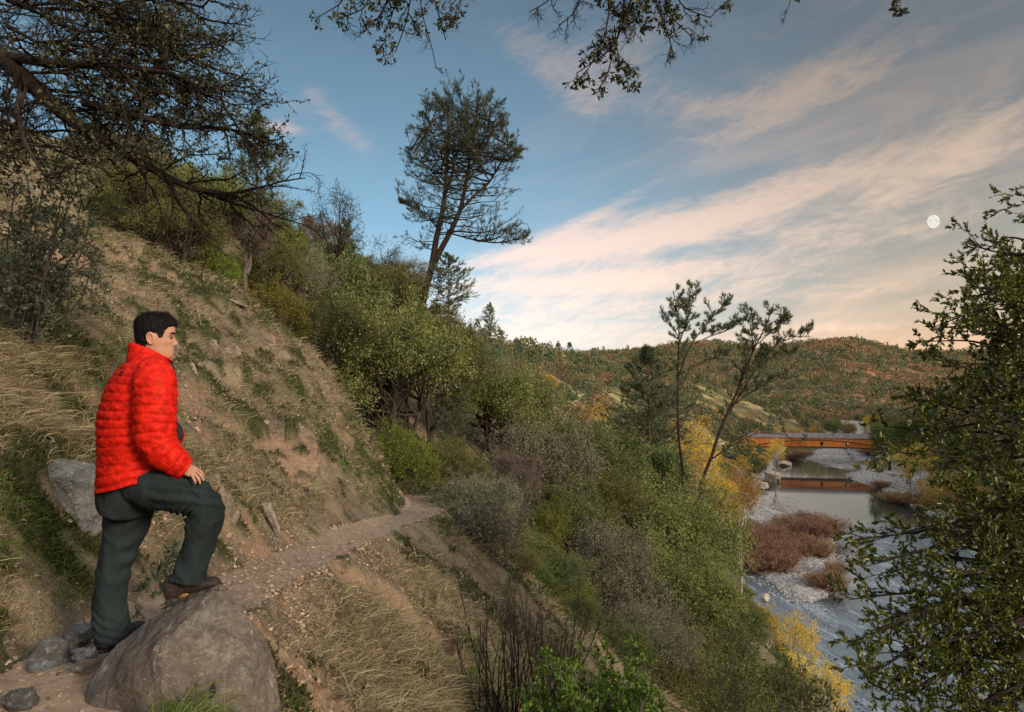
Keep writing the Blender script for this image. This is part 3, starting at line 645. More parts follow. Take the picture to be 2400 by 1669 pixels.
def build_templates():
    # middle distance
    bush_tpl('oakA', 101, 'oak', 'bark', clumps=42, per=420, L=.16)
    bush_tpl('oakB', 102, 'oak', 'bark', h=6, w=6, clumps=38, per=400, L=.17, stems=2)
    bush_tpl('oliveA', 103, 'olive', 'greybark', clumps=40, per=380, L=.13, twigs=9)
    bush_tpl('oliveB', 104, 'olive', 'bark', h=4.5, w=6.5, clumps=40, per=400, L=.14)
    bush_tpl('greyA', 105, 'grey', 'greybark', clumps=44, per=330, L=.12, twigs=12, sparse=.6)
    bush_tpl('twigA', 106, 'twig', 'greybark', h=4, w=5, clumps=40, per=180, L=.10, twigs=16, sparse=.4)
    bush_tpl('brightA', 107, 'bright', 'bark', h=3, w=3.4, clumps=30, per=300, L=.11, low=.05)
    bush_tpl('goldA', 108, 'gold', 'palebark', h=5, w=5.5, clumps=40, per=300, L=.14, low=.05, twigs=10)
    bush_tpl('yellowA', 109, 'yellow', 'palebark', h=8, w=6, clumps=34, per=190, L=.17, low=.2, twigs=10, sparse=.45)
    bush_tpl('orangeA', 110, 'orange', 'bark', h=4, w=4, clumps=30, per=300, L=.14, low=.1)
    bush_tpl('oakTall', 113, 'dusk', 'darkbark', h=9, w=5.4, clumps=30, per=110, L=.13, low=.2, stems=1, twigs=10, sparse=.4, rc=.3)
    bush_tpl('fOak', 201, 'oak', 'bark', clumps=46, per=1150, L=.085, twigs=9)
    bush_tpl('fOlive', 202, 'olive', 'bark', clumps=48, per=1050, L=.08, twigs=11)
    bush_tpl('fGrey', 203, 'grey', 'bark', clumps=48, per=900, L=.075, twigs=13, sparse=.7, h=5, w=6.4)
    bush_tpl('fTwig', 204, 'twig', 'greybark', h=4, w=5, clumps=44, per=420, L=.06, twigs=18, sparse=.4)
    bush_tpl('fBright', 205, 'bright', 'bark', h=3, w=3.6, clumps=34, per=800, L=.06, low=.05)
    bush_tpl('fOrange', 206, 'orange', 'bark', h=3.4, w=4, clumps=36, per=800, L=.07, low=.05)
    bush_tpl('fGold', 207, 'gold', 'palebark', h=4, w=5, clumps=40, per=700, L=.10, low=.02, twigs=10)
    pine_tpl('pineA', 120, 'palepine', 'pinebark', h=13, w=6, nbr=90, nw=.035, nl=.30, tuft=8)
    pine_tpl('pineB', 121, 'pine', 'pinebark', h=15, w=7, nbr=90, nw=.035, nl=.32, low=.3, tuft=8)
    stems_tpl('willowA', 130, 'rust', 'rustbark', h=2.6, w=3.4, n=150, L=.13, per=7, r=.02, spread=.55, lw=.35)
    stems_tpl('willowB', 131, 'rust', 'rustbark', h=2.2, w=2.6, n=110, L=.12, per=6, r=.018, spread=.5, lw=.35)
HERO = [  # template, name, px, top, Y, half width, label, category
 ('fOlive','oak_tree',900,692,27,185,'broad olive oak with dark forked trunk just behind the grassy slope','tree'),
 ('fOlive','oak_tree',1010,735,33,125,'purplish olive oak to the right of the dark forked oak trunk','tree'),
 ('fOrange','shrub',655,662,23,80,'green shrub with orange leaves on top at the slope edge','shrub'),
 ('fOak','shrub',765,690,25,90,'dark green shrub right of the orange-topped shrub','shrub'),
 ('fBright','shrub',935,985,16.5,80,'bright green low shrub on the edge above the path end','shrub'),
 ('fOlive','shrub',1040,1010,18.5,85,'olive low shrub below the broad olive oak','shrub'),
 ('fGrey','shrub',1110,1105,15,120,'grey leafy shrub where the path rounds the slope','shrub'),
 ('fTwig','shrub',1150,1180,13.5,90,'dark brown twiggy shrub just below the path end','shrub'),
 ('fGrey','oak_tree',1265,990,30,145,'large grey-olive oak in the middle of the hillside','tree'),
 ('fOlive','oak_tree',1400,1090,31,110,'olive oak between the large grey oak and the thin pines','tree'),
 ('fBright','shrub',1275,1180,20,75,'bright yellow-green shrub below the large grey-olive oak','shrub'),
 ('oakB','oak_tree',1440,985,58,105,'dark round oak above the green trees left of the thin pines','tree'),
 ('oakA','oak_tree',1545,1050,60,75,'dark green oak at the foot of the straight thin pine','tree'),
 ('fOlive','oak_tree',1560,1120,33,160,'big green oak in front of the two thin pines','tree'),
 ('fGrey','oak_tree',1420,1235,22,130,'pale grey-green oak leaning over the lower gully','tree'),
 ('fOlive','oak_tree',1590,1270,27,135,'drooping green oak beside the river channel','tree'),
 ('fOak','oak_tree',1640,1395,25,120,'dark green oak low above the rapids','tree'),
 ('fTwig','shrub',1500,1400,19,110,'brown twiggy shrub hanging over the lower gully','shrub'),
 ('fOlive','oak_tree',1560,1455,18,130,'olive oak at the bottom right of the gully','tree'),
 ('fOak','oak_tree',1330,1130,25,85,'dark green oak between the bright shrub and the grey oak','tree'),
 ('fTwig','shrub',1200,1060,24,70,'thin brown shrub left of the large grey-olive oak','shrub'),
 ('pineA','pine_tree',1135,795,46,62,'soft pale green pine standing left among the hillside oaks','pine tree'),
 ('pineB','pine_tree',1525,812,78,105,'leaning dark pine left of the straight thin pine','pine tree'),
 ('pineB','pine_tree',1060,880,30,50,'small dark trunked pine right of the broad olive oak','pine tree'),
 ('fOlive','oak_tree',335,380,21,90,'olive oak showing through the hanging oak limb near the crest','tree'),
 ('fOlive','shrub',425,455,21,95,'yellow-green shrub on the crest below the hanging oak limb','shrub'),
 ('fOlive','oak_tree',490,395,25,95,'olive oak below the tip of the hanging oak limb','tree'),
 ('fBright','shrub',515,585,21.5,60,'small yellow-green shrub on the crest above the pale flat stone','shrub'),
 ('fTwig','shrub',575,470,27,80,'brown twiggy tree behind the crest shrubs','shrub'),
 ('fOlive','oak_tree',650,545,31,75,'olive oak above the orange-topped shrub','tree'),
 ('fGrey','shrub',725,590,36,70,'grey-green shrub under the slender dark oak','shrub'),
 ('oakA','oak_tree',820,610,38,85,'green oak at the foot of the slender dark oak','tree'),
 ('oliveB','oak_tree',925,625,42,75,'olive oak left of the foot of the forked pine','tree'),
 ('pineB','pine_tree',600,262,44,75,'tall dark pine rising behind the hanging oak limb','pine tree'),
 ('oakTall','oak_tree',790,402,52,64,'slender dark oak standing alone against the sky','tree'),
 ('oakTall','oak_tree',910,545,56,48,'smaller dark oak between the slender oak and the forked pine','tree'),
 ('pineB','pine_tree',1055,590,82,55,'small pine right under the crown of the forked pine','pine tree'),
 ('pineA','pine_tree',1147,710,132,18,'tiny lone pine on the skyline','pine tree'),
 ('yellowA','cottonwood_tree',1630,985,92,62,'bright yellow cottonwood behind the two thin pines','tree'),
 ('yellowA','cottonwood_tree',1680,1090,80,45,'yellow cottonwood at the foot of the leaning pine','tree'),
 ('goldA','shrub',1735,1095,100,60,'golden orange bush on the river bank right of the leaning pine','shrub'),
 ('goldA','shrub',1690,1150,75,50,'olive gold bush below the leaning pine','shrub'),
 ('yellowA','cottonwood_tree',1818,1026,262,22,'yellow cottonwood left of the covered bridge','tree'),
 ('yellowA','cottonwood_tree',1868,1432,62,52,'bright yellow cottonwood beside the rapids','tree'),
 ('yellowA','cottonwood_tree',1855,1530,56,62,'low yellow cottonwood at the bottom edge','tree'),
 ('yellowA','cottonwood_tree',1945,1545,57,50,'yellow cottonwood lowest on the right beside the water','tree'),
 ('goldA','shrub',1800,1420,60,40,'golden shrub beyond the dark oak above the rapids','shrub'),
 ('yellowA','cottonwood_tree',2140,1035,238,45,'yellow green cottonwood at the right end of the bridge','tree'),
 ('fGold','shrub',2112,1118,278,34,'golden bush on the right bank of the pool','shrub'),
 ('goldA','shrub',2235,1110,188,70,'tall golden bush behind the bay tree','shrub'),
 ('oakB','oak_tree',2085,985,300,38,'dark oak hiding the right end of the bridge','tree'),
 ('oakA','oak_tree',2130,975,255,50,'dark oak on the right bank behind the yellow cottonwood','tree'),
 ('goldA','shrub',1992,985,440,20,'golden trees beyond the middle of the bridge','shrub'),
 ('yellowA','cottonwood_tree',2035,972,455,20,'pale yellow cottonwood beyond the right half of the bridge','tree'),
 ('goldA','shrub',2062,985,430,18,'golden brush beyond the right end of the bridge','shrub'),
 ('oliveA','oak_tree',1955,978,425,24,'olive oak just beyond the bridge roof','tree'),
 ('goldA','shrub',2008,1086,300,11,'small yellowish shrub alone on the gravel bar','shrub'),
]
def skyline(px, Y): return H((px-CX)/F*Y, Y)
BNDY = [1120,1181,1254,1317,1390,1453,1669]; BNDX = [1735,1714,1725,1735,1777,1815,1985]
def hides_river(x, y, g, rad):
    if x > 60: return False
    top = HY-F*(g+rad*2.2)/y; right = CX+F*(x+rad*1.2)/y; return top > 1120 and right > np.interp(top+.6*rad*F/y, BNDY, BNDX)
def low_shrubs(rs):
    '''low brush in the gully behind the nose of the near slope and below the path'''
    n = 0; P0 = []
    for _ in range(4000):
        if n >= 60: break
        x = rs.uniform(-9, 4); y = rs.uniform(14.5, 33); d, _z = trail_d([x], [y]); d = d[0]
        if abs(d) < .75: continue
        if y < np.interp(x, [-9,-6,-4,-2,0,4], [21,19,17.5,15,14.5,14.5]): continue
        r = rs.uniform(.5, 1.15)
        if any((x-a)**2+(y-b)**2 < (.75*(r+c))**2 for a, b, c in P0): continue
        P0.append((x, y, r)); n += 1; tp = rs.choice(['fOlive','fGrey','fTwig','fBright','fOak'], p=[.36,.2,.16,.14,.14])
        put(tp, 'shrub', x, y, hh=r*rs.uniform(1.2, 1.7), ww=r*2.5, label='low %s brush in the gully behind the grassy nose' % {'fOlive':'olive','fGrey':'grey-green','fTwig':'brown twiggy','fBright':'yellow-green','fOak':'dark green'}[tp], cat='shrub', group='low brush in the gully', sink=.25)
def build_woods():
    occ = []
    for k, (tp, nm, px, top, Y, hw, lab, cat) in enumerate(HERO):
        o = put_px(tp, nm, px, top, Y, hw, lab, cat=cat); occ.append(((px-CX)/F*Y, Y, hw/F*Y*.75))
    rs = np.random.default_rng(5)
    low_shrubs(rs)
    # the hillside between the near slope and the river, the right bank, the flat
    n = 0; tries = 0; pts = []
    cell = {}
    def ok(x, y, r):
        for i in range(-1, 2):
            for j in range(-1, 2):
                for (a, b, c) in cell.get((int(x//8)+i, int(y//8)+j), ()):
                    if math.hypot(x-a, y-b) < (r+c): return False
        return True
    def add(x, y, r): cell.setdefault((int(x//8), int(y//8)), []).append((x, y, r))
    for a, b, c in occ: add(a, b, min(c, 3.5))
    near = []; far = []
    for band, (y0, y1, N) in enumerate([(20,60,700),(60,150,3000),(150,330,6000),(330,650,9000),(650,1250,24000)]):
        ys = np.sqrt(rs.random(N)*(y1**2-y0**2)+y0**2); aa = rs.uniform(-.62, .95, N); xs = aa*ys
        hh, dt, bm = terrain(xs, ys); bl = np.interp(ys, BLy, BLx); br = np.interp(ys, BRy, BRx)
        for x, y, g, d, b, l, r in zip(xs, ys, hh, dt, bm, bl, br):
            if g < RIV+1.2 or b > .05: continue
            if y < 75 and (d > -1.5 and d < 3.0): continue
            if y < 21 and d > -5: continue
            if y < 30 and -4 < d < 2.5: continue
            if y < 26 and x < 3: continue
            gap = fbm(x/14., y/14., 2, 91); rad = (rs.uniform(.9, 1.8)+(rs.random() < .25)*rs.uniform(.6, 1.4))*(1+.25*min(y/300, 1.5)); pk = .8 if y < 160 else .62
            if gap > .34 and 60 < y < 600: continue
            if 200 < y < 560 and x < l-10 and fbm(x/45., y/60., 3, 95) > .16: continue   # golden clearings
            if not ok(x, y, rad*pk): continue
            if y < 158 and hides_river(x, y, g, rad): continue
            add(x, y, rad*pk); (near if y < 158 else far).append((x, y, g, rad, l-x if x < (l+r)/2 else x-r))
    kinds = [('oakA','oak_tree'),('oakB','oak_tree'),('oliveA','oak_tree'),('oliveB','oak_tree'),('greyA','shrub'),('twigA','shrub'),('pineA','pine_tree'),('brightA','shrub'),('goldA','shrub'),('orangeA','shrub')]
    pr = np.array([.17,.15,.22,.18,.12,.07,.035,.03,.012,.013]); pr /= pr.sum()
    L = {'oakA':'dark green oak among the dense hillside trees','oakB':'tall dark oak among the dense hillside trees','oliveA':'olive green oak among the dense hillside trees',
         'oliveB':'spreading olive oak among the dense hillside trees','greyA':'grey-green shrub among the dense hillside trees','twigA':'brown twiggy shrub among the dense hillside trees',
         'pineA':'pale green young pine among the dense hillside trees','brightA':'yellow-green shrub among the dense hillside trees','goldA':'golden autumn shrub among the dense hillside trees','orangeA':'orange-tinged shrub among the dense hillside trees'}
    near.sort(key=lambda q: q[1]); cnt = 0; rest = []
    for (x, y, g, rad, u) in near:
        if u < 0: continue
        if cnt >= 330: rest.append((x, y, g, rad, u)); continue
        k = rs.choice(len(kinds), p=pr)
        if u < 9 and rs.random() < .6: k = 8
        tp, nm = kinds[k]
        if y < 40: tp0 = tp; tp = {'oakA':'fOak','oakB':'fOak','oliveA':'fOlive','oliveB':'fOlive','greyA':'fGrey','twigA':'fTwig','brightA':'fBright','goldA':'fGold','orangeA':'fOrange'}.get(tp, tp); L[tp] = L[tp0].replace('among', 'low among')
        hgt = rad*rs.uniform(1.7, 2.3)*(2.6 if tp == 'pineA' else 1)
        if tp == 'pineA' and y < 75: tp = 'oliveA'; hgt /= 2.6
        pine = tp == 'pineA'
        put(tp, nm, x, y, hh=hgt, ww=rad*(1.9 if pine else 2.6), label=L[tp], cat='pine tree' if pine else ('tree' if nm == 'oak_tree' else 'shrub'), group='trees and shrubs on the hillside', tilt=.06)
        cnt += 1
    far += rest
    # far woods: one mass of small crowns, each a cluster of leaf-sized faces
    V = []; n_ = len(far); A = np.array([f[:4] for f in far]); up = np.array([f[4] for f in far])
    dist = np.hypot(A[:,0], A[:,1])
    K = np.where(dist < 260, 420, np.where(dist < 520, 230, np.where(dist < 700, 110, 44)))
    kind = rs.choice(5, size=n_, p=[.38,.34,.10,.14,.04])
    rf = fbm(A[:,0]/70, A[:,1]/90, 3, 301); kind = np.where((dist > 600) & (rf > .08) & (rs.random(n_) < .65), 3, np.where((dist > 600) & (kind == 4), 0, kind))
    kind = np.where((up < 14) & (dist < 700) & (rs.random(n_) < .5), 4, kind)
    names = [('far_oak', [(.045,.06,.024),(.07,.09,.034),(.105,.12,.05)]), ('far_olive', [(.09,.095,.045),(.13,.125,.06),(.18,.155,.075)]), ('far_pine', [(.07,.10,.06),(.10,.14,.085)]),
             ('far_rust', [(.20,.12,.06),(.28,.16,.08),(.16,.12,.06)]), ('far_gold', [(.36,.24,.04),(.28,.17,.04),(.45,.27,.04)])]  # leaf colours lightened to put distant haze into them
    mats = [leafmat(nm, cs, trans=.15, var=0) for nm, cs in names]
    allV = []; allM = []
    for q in range(5):
        for kk in (420, 230, 110, 44):
            s = np.where((kind == q) & (K == kk))[0]
            if not len(s): continue
            m = len(s); rad = A[s,3][:,None]; c = A[s,:3]
            d = rs.normal(size=(m, kk, 3)); d /= np.linalg.norm(d, axis=-1, keepdims=True)
            ph = rs.random((m,1))*50
            lum = 1+.35*vn3(d[...,0]*1.8+ph, d[...,1]*1.8+ph, d[...,2]*1.8, 7)
            rr = (.62+.38*rs.random((m, kk)))*lum*rad*1.25
            pp = d*rr[...,None]
            if q == 2:
                zz = rs.random((m, kk)); pp = d*np.array([1,1,.2])*(rad*(1.0-zz)*.95+.15)[...,None]; pp[...,2] += zz*rad*2.7+rad*.4
            else: pp[...,2] = pp[...,2]*.85+rad*1.05
            pp = pp+c[:,None,:]
            pp = pp.reshape(-1, 3); dd = d.reshape(-1, 3)
            Ls = (np.repeat(rad[:,0], kk))*{420:.22,230:.30,110:.42,44:.62}[kk]*rs.uniform(.7, 1.3, m*kk)
            global RG
            RG = rs
            v, f = leaves(pp, dd+rdir(len(pp)), Ls, .8)
            allV.append(v); allM.append(np.full(len(v)//4, q))
    V = np.vstack(allV); mi = np.concatenate(allM)
    o = mk('woods', V, np.arange(len(V)).reshape(-1, 4), mats, mi=mi)
    tag(o, 'distant oak and pine woods covering the far hillsides', 'woods', kind='stuff')
    print('near', cnt, 'far', n_, 'faces', len(V)//4)
# ---------- the hiker ----------
MY = 3.6
def UP(px, py, dw=0.0): return P(px, py, MY+dw)
def loft(C, A, B, ns=48, disp=None, cap=True, power=2.0):
    """closed sections about centres C with half axes A, B (K,3); disp(s, phi)->metres along the radial"""
    C = np.asarray(C, float); A = np.asarray(A, float); B = np.asarray(B, float); K = len(C)
    ph = np.arange(ns)/ns*2*math.pi
    c = np.cos(ph); s = np.sin(ph); e = 2.0/power
    c2 = np.sign(c)*np.abs(c)**e; s2 = np.sign(s)*np.abs(s)**e
    V = C[:,None]+c2[None,:,None]*A[:,None]+s2[None,:,None]*B[:,None]
    if disp is not None:
        N = nrm(c[None,:,None]*nrm(A)[:,None]+s[None,:,None]*nrm(B)[:,None])
        d = np.r_[0, np.cumsum(np.linalg.norm(np.diff(C, axis=0), axis=1))]
        V = V+N*disp(d[:,None], np.broadcast_to(ph[None,:], V.shape[:2]), V)[...,None]
    i = np.arange(K*ns).reshape(K, ns); j = np.roll(i, -1, 1)
    Q = np.stack([i[:-1], j[:-1], j[1:], i[1:]], -1).reshape(-1, 4)
    V = V.reshape(-1, 3); parts = [(V, Q)]
    if cap:
        V = np.vstack([V, C[0], C[-1]]); n = K*ns
        T = np.concatenate([np.stack([j[0], i[0], np.full(ns, n)], -1), np.stack([i[-1], j[-1], np.full(ns, n+1)], -1)])
        # keep arrays together: triangles are written as degenerate-free separate list
        return V, [Q, T]
    return V, [Q]
def resamp(pts, K, extra=None):
    """smooth (Catmull-Rom) resampling of a list of rows"""
    a = np.asarray(pts, float); d = np.r_[0, np.cumsum(np.linalg.norm(np.diff(a[:,:3],axis=0),axis=1)+1e-6)]
    s = np.linspace(0, d[-1], K); out = np.zeros((K, a.shape[1]))
    m = np.gradient(a, d, axis=0)
    i = np.clip(np.searchsorted(d, s, side='right')-1, 0, len(a)-2); h = (d[i+1]-d[i])[:,None]; t = ((s-d[i])[:,None])/h
    return (2*t**3-3*t**2+1)*a[i]+(t**3-2*t**2+t)*h*m[i]+(-2*t**3+3*t**2)*a[i+1]+(t**3-t**2)*h*m[i+1]
def limb_loft(rows, K=60, ns=40, side=(0,-1,0), disp=None, power=2.0, squash=1.0):
    """rows: (x,y,z,ra,rb): a limb with circular-ish sections square to its path"""
    r = resamp(rows, K); C = r[:,:3]; T = nrm(np.gradient(C, axis=0))
    S = np.broadcast_to(np.asarray(side, float), T.shape); S = nrm(S-(S*T).sum(-1,keepdims=True)*T); U = np.cross(T, S)
    return loft(C, S*r[:,4:5], U*r[:,3:4], ns, disp, True, power)
def merge(parts):
    V = []; Fd = {}; o = 0
    for v, fl in parts:
        V.append(v)
        for f in (fl if isinstance(fl, list) else [fl]): Fd.setdefault(f.shape[1], []).append(f+o)
        o += len(v)
    return np.vstack(V), [np.concatenate(x) for x in Fd.values()]
def remesh(parts, voxel, smooth=3, post=None, name='tmp'):
    """weld overlapping closed pieces into one continuous surface; returns vertices and quads"""
    V, Fl = merge(parts); o = mk(name, V, Fl)
    m = o.modifiers.new('r', 'REMESH'); m.mode = 'VOXEL'; m.voxel_size = voxel
    if smooth:
        m2 = o.modifiers.new('s', 'SMOOTH'); m2.iterations = smooth; m2.factor = .5
    dg = bpy.context.evaluated_depsgraph_get(); me = bpy.data.meshes.new_from_object(o.evaluated_get(dg))
    n = len(me.vertices); co = np.zeros(n*3, np.float32); me.vertices.foreach_get('co', co); co = co.reshape(-1, 3).astype(float)
    no = np.zeros(n*3, np.float32); me.vertices.foreach_get('normal', no); no = no.reshape(-1, 3)
    q = np.array([p.vertices[:] for p in me.polygons if len(p.vertices) == 4], dtype=np.int64).reshape(-1, 4)
    if post is not None: co = post(co, no)
    bpy.data.objects.remove(o); return co, q

# head in its own frame: x forward, y to his left, z up, origin between the ears at eye height; metres
PROF = np.array([  # z, front, back, half width
 (-.155,.030,.052,.050),(-.135,.040,.055,.054),(-.122,.070,.058,.056),(-.113,.086,.060,.055),(-.102,.093,.064,.056),(-.090,.0935,.068,.059),(-.078,.0900,.074,.062),(-.068,.0925,.078,.064),(-.060,.0905,.081,.065),
 (-.050,.0925,.085,.067),(-.038,.0920,.089,.069),(-.024,.0920,.093,.071),(-.010,.0905,.096,.073),(.004,.0880,.098,.0745),(.016,.0925,.100,.0755),(.030,.0950,.101,.077),(.048,.0940,.1005,.0775),
 (.066,.0895,.097,.076),(.082,.080,.089,.071),(.096,.064,.075,.060),(.106,.044,.054,.043),(.112,.022,.028,.022),(.1135,.002,.003,.003)])
def head_pts(K=110, ns=120, grow=None):
    z = np.linspace(-.155, .1135, K); z = np.r_[z[:-12], np.interp(np.linspace(0,1,24)**.6, [0,1], [z[-12], .1135])]
    fr, bk, hw = [np.interp(z, PROF[:,0], PROF[:,k]) for k in (1,2,3)]
    ker = np.array([1,2,3,2,1])/9.
    for a in (bk, hw): a[2:-2] = np.convolve(a, ker, 'valid')
    ph = np.arange(ns)/ns*2*math.pi; c = np.cos(ph)[None,:]; s = np.sin(ph)[None,:]; Z = z[:,None]
    fs = np.convolve(np.pad(fr, 9, mode='edge'), np.ones(19)/19, 'valid'); fs = np.convolve(np.pad(fs, 5, mode='edge'), np.ones(11)/11, 'valid')
    yy0 = hw[:,None]*np.abs(s); ex = np.where(c > 0, fs[:,None]+(fr-fs)[:,None]*np.exp(-(yy0/.026)**2), bk[:,None])
    x = ex*np.sign(c)*np.abs(c)**.86; y = hw[:,None]*np.sign(s)*np.abs(s)**.92
    jaw = sst(-.02, -.12, Z)*sst(.2, .9, c); y = y*(1-.30*jaw)
    g = lambda v, m, w: np.exp(-((v-m)/w)**2)
    x = x+np.where(c > 0, 1, 0)*(.021*g(y,0,.0125)*np.interp(Z, [-.052,-.046,-.040,-.030,-.012,.006,.016], [0,.35,.9,1.0,.62,.20,0])    # nose
        +.0035*g(y,0,.02)*(g(Z,-.066,.006)+.85*g(Z,-.079,.006))-.0022*g(Z,-.0725,.0028)*g(y,0,.022)
        -.0075*(g(y,.031,.014)+g(y,-.031,.014))*g(Z,.002,.012)                                                         # eye sockets
        +.003*(g(y,.03,.018)+g(y,-.03,.018))*g(Z,.022,.008)+.004*(g(y,.045,.016)+g(y,-.045,.016))*g(Z,-.028,.016))
    Zf = np.broadcast_to(Z, x.shape)
    V = np.stack([x, y, Zf], -1)
    if grow is not None: V = grow(V, ph[None,:])
    i = np.arange(x.size).reshape(x.shape); j = np.roll(i, -1, 1)
    Q = np.stack([i[:-1], j[:-1], j[1:], i[1:]], -1).reshape(-1, 4); n = x.size
    V = np.vstack([V.reshape(-1,3), [[.0,0,-.155]], [[0,0,z[-1]]]])
    T = np.concatenate([np.stack([j[0], i[0], np.full(ns, n)], -1), np.stack([i[-1], j[-1], np.full(ns, n+1)], -1)])
    return V, [Q, T]
def build_person():
    e = empty('person', (0,0,0)); e.location = (0,0,0)
    tag(e, 'man in red quilted jacket and dark green trousers, one boot up on the boulder', 'person')
    yaw = R(35); f = np.array([math.cos(yaw), math.sin(yaw), 0]); rt = np.array([math.sin(yaw), -math.cos(yaw), 0])
    # ---- materials
    t = NT('skin'); p = obc(t); n = t.noise(60, 4, .6, p); n2 = t.noise(9, 3, .5, p)
    skin = t.ramp(n2, [(.3,(.34,.16,.095)),(.5,(.42,.225,.145)),(.7,(.48,.27,.18))])
    t.bsdf(t.mix(t.math('MULTIPLY', n, .15), skin, (.42,.19,.13)), .5, .4, t.bump(n, .12, .002), Subsurface_Weight=.12, Subsurface_Scale=.01); mskin = t.m
    t = NT('red_nylon'); p = obc(t); n = t.noise(34, 5, .65, p); n2 = t.noise(120, 3, .6, p)
    c = t.ramp(n, [(.3,(.25,.004,.002)),(.5,(.46,.009,.003)),(.7,(.64,.020,.005))])
    t.bsdf(c, .62, .12, t.bump(t.math('ADD', n, t.math('MULTIPLY', n2, .35)), .6, .008)); mred = t.m
    t = NT('green_twill'); p = obc(t); n = t.noise(300, 3, .6, p); n2 = t.noise(7, 4, .6, p)
    c = t.ramp(n2, [(.3,(.010,.014,.015)),(.7,(.019,.026,.027))])
    t.bsdf(t.mix(t.math('MULTIPLY', n, .35), c, (.024,.037,.034)), .85, .12, t.bump(n, .15, .001)); mgrn = t.m
    t = NT('boot_leather'); p = obc(t); n = t.noise(70, 4, .6, p)
    t.bsdf(t.ramp(n, [(.35,(.014,.010,.009)),(.7,(.036,.026,.021))]), .7, .3, t.bump(n, .3, .002)); mboot = t.m
    t = NT('boot_sole'); p = obc(t); n = t.noise(40, 3, .6, p)
    t.bsdf(t.ramp(n, [(.4,(.025,.023,.022)),(.62,(.085,.07,.055))]), .8, .2); msole = t.m
    t = NT('lace'); t.bsdf((.35,.36,.36), .7, .2); mlace = t.m
    t = NT('boot_amber_rubber'); t.bsdf((.20,.11,.03), .6, .3); mtan = t.m
    t = NT('black_cloth'); t.bsdf((.012,.010,.011), .7, .2); mblk = t.m
    t = NT('black_hair'); p = obc(t); mp = t.n('ShaderNodeMapping'); t.l(p, mp.inputs[0]); mp.inputs['Scale'].default_value = (1,1,.3); n = t.noise(180, 4, .7, mp.outputs[0])
    t.bsdf(t.ramp(n, [(.3,(.003,.0025,.0025)),(.7,(.012,.009,.008))]), .7, .2, t.bump(n, .8, .004)); mhair = t.m
    t = NT('eye_white'); t.bsdf((.10,.08,.07), .35, .3); meye = t.m
    # ---- head frame
    hy = R(17); hf = np.array([math.cos(hy), math.sin(hy), 0]); hl = np.array([-math.sin(hy), math.cos(hy), 0]); up = np.array([0,0,1.])
    tilt = R(-3); hfx = hf*math.cos(tilt)+up*math.sin(tilt); upx = -hf*math.sin(tilt)+up*math.cos(tilt)
    O = UP(366, 789, 0)
    TF = lambda V: O+V[:,0:1]*hfx+V[:,1:2]*hl+V[:,2:3]*upx
    TF = lambda V: O+(V[:,0:1]*hfx+V[:,1:2]*hl+V[:,2:3]*upx)*.945
    hv, hF = head_pts(); parts = [(TF(hv), hF)]
    # ears
    for sgn in (-1, 1):
        ang = np.linspace(0, 2*math.pi, 25)[:-1]
        ring = [(-.012+.018*math.cos(a)*(1.0 if math.cos(a) < 0 else .72), sgn*(.074+.010*(math.cos(a) < 0)*abs(math.cos(a))+.003), -.016+.029*math.sin(a)+(-.006*math.cos(a))) for a in ang]
        rr = np.array(ring+[ring[0]]); rows = np.hstack([rr, np.full((len(rr),1), .0048), np.full((len(rr),1), .0055)])
        v, F_ = limb_loft(rows, 60, 10, (0,1,0)); parts.append((TF(v), F_))
        rows = [(-.020,sgn*.066,-.012,.026,.006),(-.010,sgn*.072,-.014,.024,.007),(-.004,sgn*.072,-.018,.02,.006)]
        v, F_ = loft([(-.014,sgn*.060,-.016),(-.014,sgn*.073,-.016),(-.015,sgn*.0765,-.016)], [(.016,0,0),(.017,0,0),(.013,0,0)], [(0,0,.028),(0,0,.029),(0,0,.023)], 20); parts.append((TF(v), F_))
        v, F_ = loft([(.000,sgn*.070,-.020),(.001,sgn*.079,-.020)], [(.005,0,0),(.003,0,0)], [(0,0,.008),(0,0,.005)], 10); parts.append((TF(v), F_))
    # neck, torso, limbs of the body under the clothes
    def seg(rows, **k): parts.append(limb_loft([tuple(UP(a, b, d))+(ra, rb) for a, b, d, ra, rb in rows], 30, 24, **k))
    seg([(356,815,0,.062,.058),(350,838,0,.064,.060),(342,870,0,.075,.08)])
    seg([(342,862,0,.06,.07),(332,890,0,.085,.12),(330,960,0,.10,.13),(330,1040,0,.11,.12),(318,1110,0,.10,.12),(312,1150,0,.08,.10)])
    seg([(366,885,-.15,.05,.05),(364,960,-.18,.045,.045),(366,1035,-.19,.042,.042),(405,1075,-.17,.037,.037),(436,1098,-.14,.028,.030)])
    seg([(306,885,.11,.045,.045),(312,940,.16,.042,.042),(350,995,.20,.038,.038),(388,1012,.15,.032,.032),(402,1020,.10,.028,.028)])
    seg([(305,1140,-.07,.06,.06),(390,1155,-.12,.065,.065),(478,1182,-.11,.055,.055),(472,1250,-.10,.045,.045),(450,1325,-.105,.036,.036),(441,1362,-.115,.032,.032)])
    seg([(302,1140,.05,.06,.06),(292,1250,.06,.06,.06),(268,1340,.04,.055,.055),(258,1430,.02,.045,.045),(262,1500,.02,.045,.045)])
    # right hand: palm and five fingers lying over the thigh just above the knee
    def hp(px, py, dw): return UP(px, py, dw)
    palm = [(432,1098,-.140,.019,.030),(441,1101,-.155,.017,.036),(450,1106,-.165,.015,.039),(456,1109,-.168,.011,.036)]
    parts.append(limb_loft([tuple(hp(a,b,d))+(ra,rb) for a,b,d,ra,rb in palm], 16, 20, side=(.1,-.9,-.5), power=2.4))
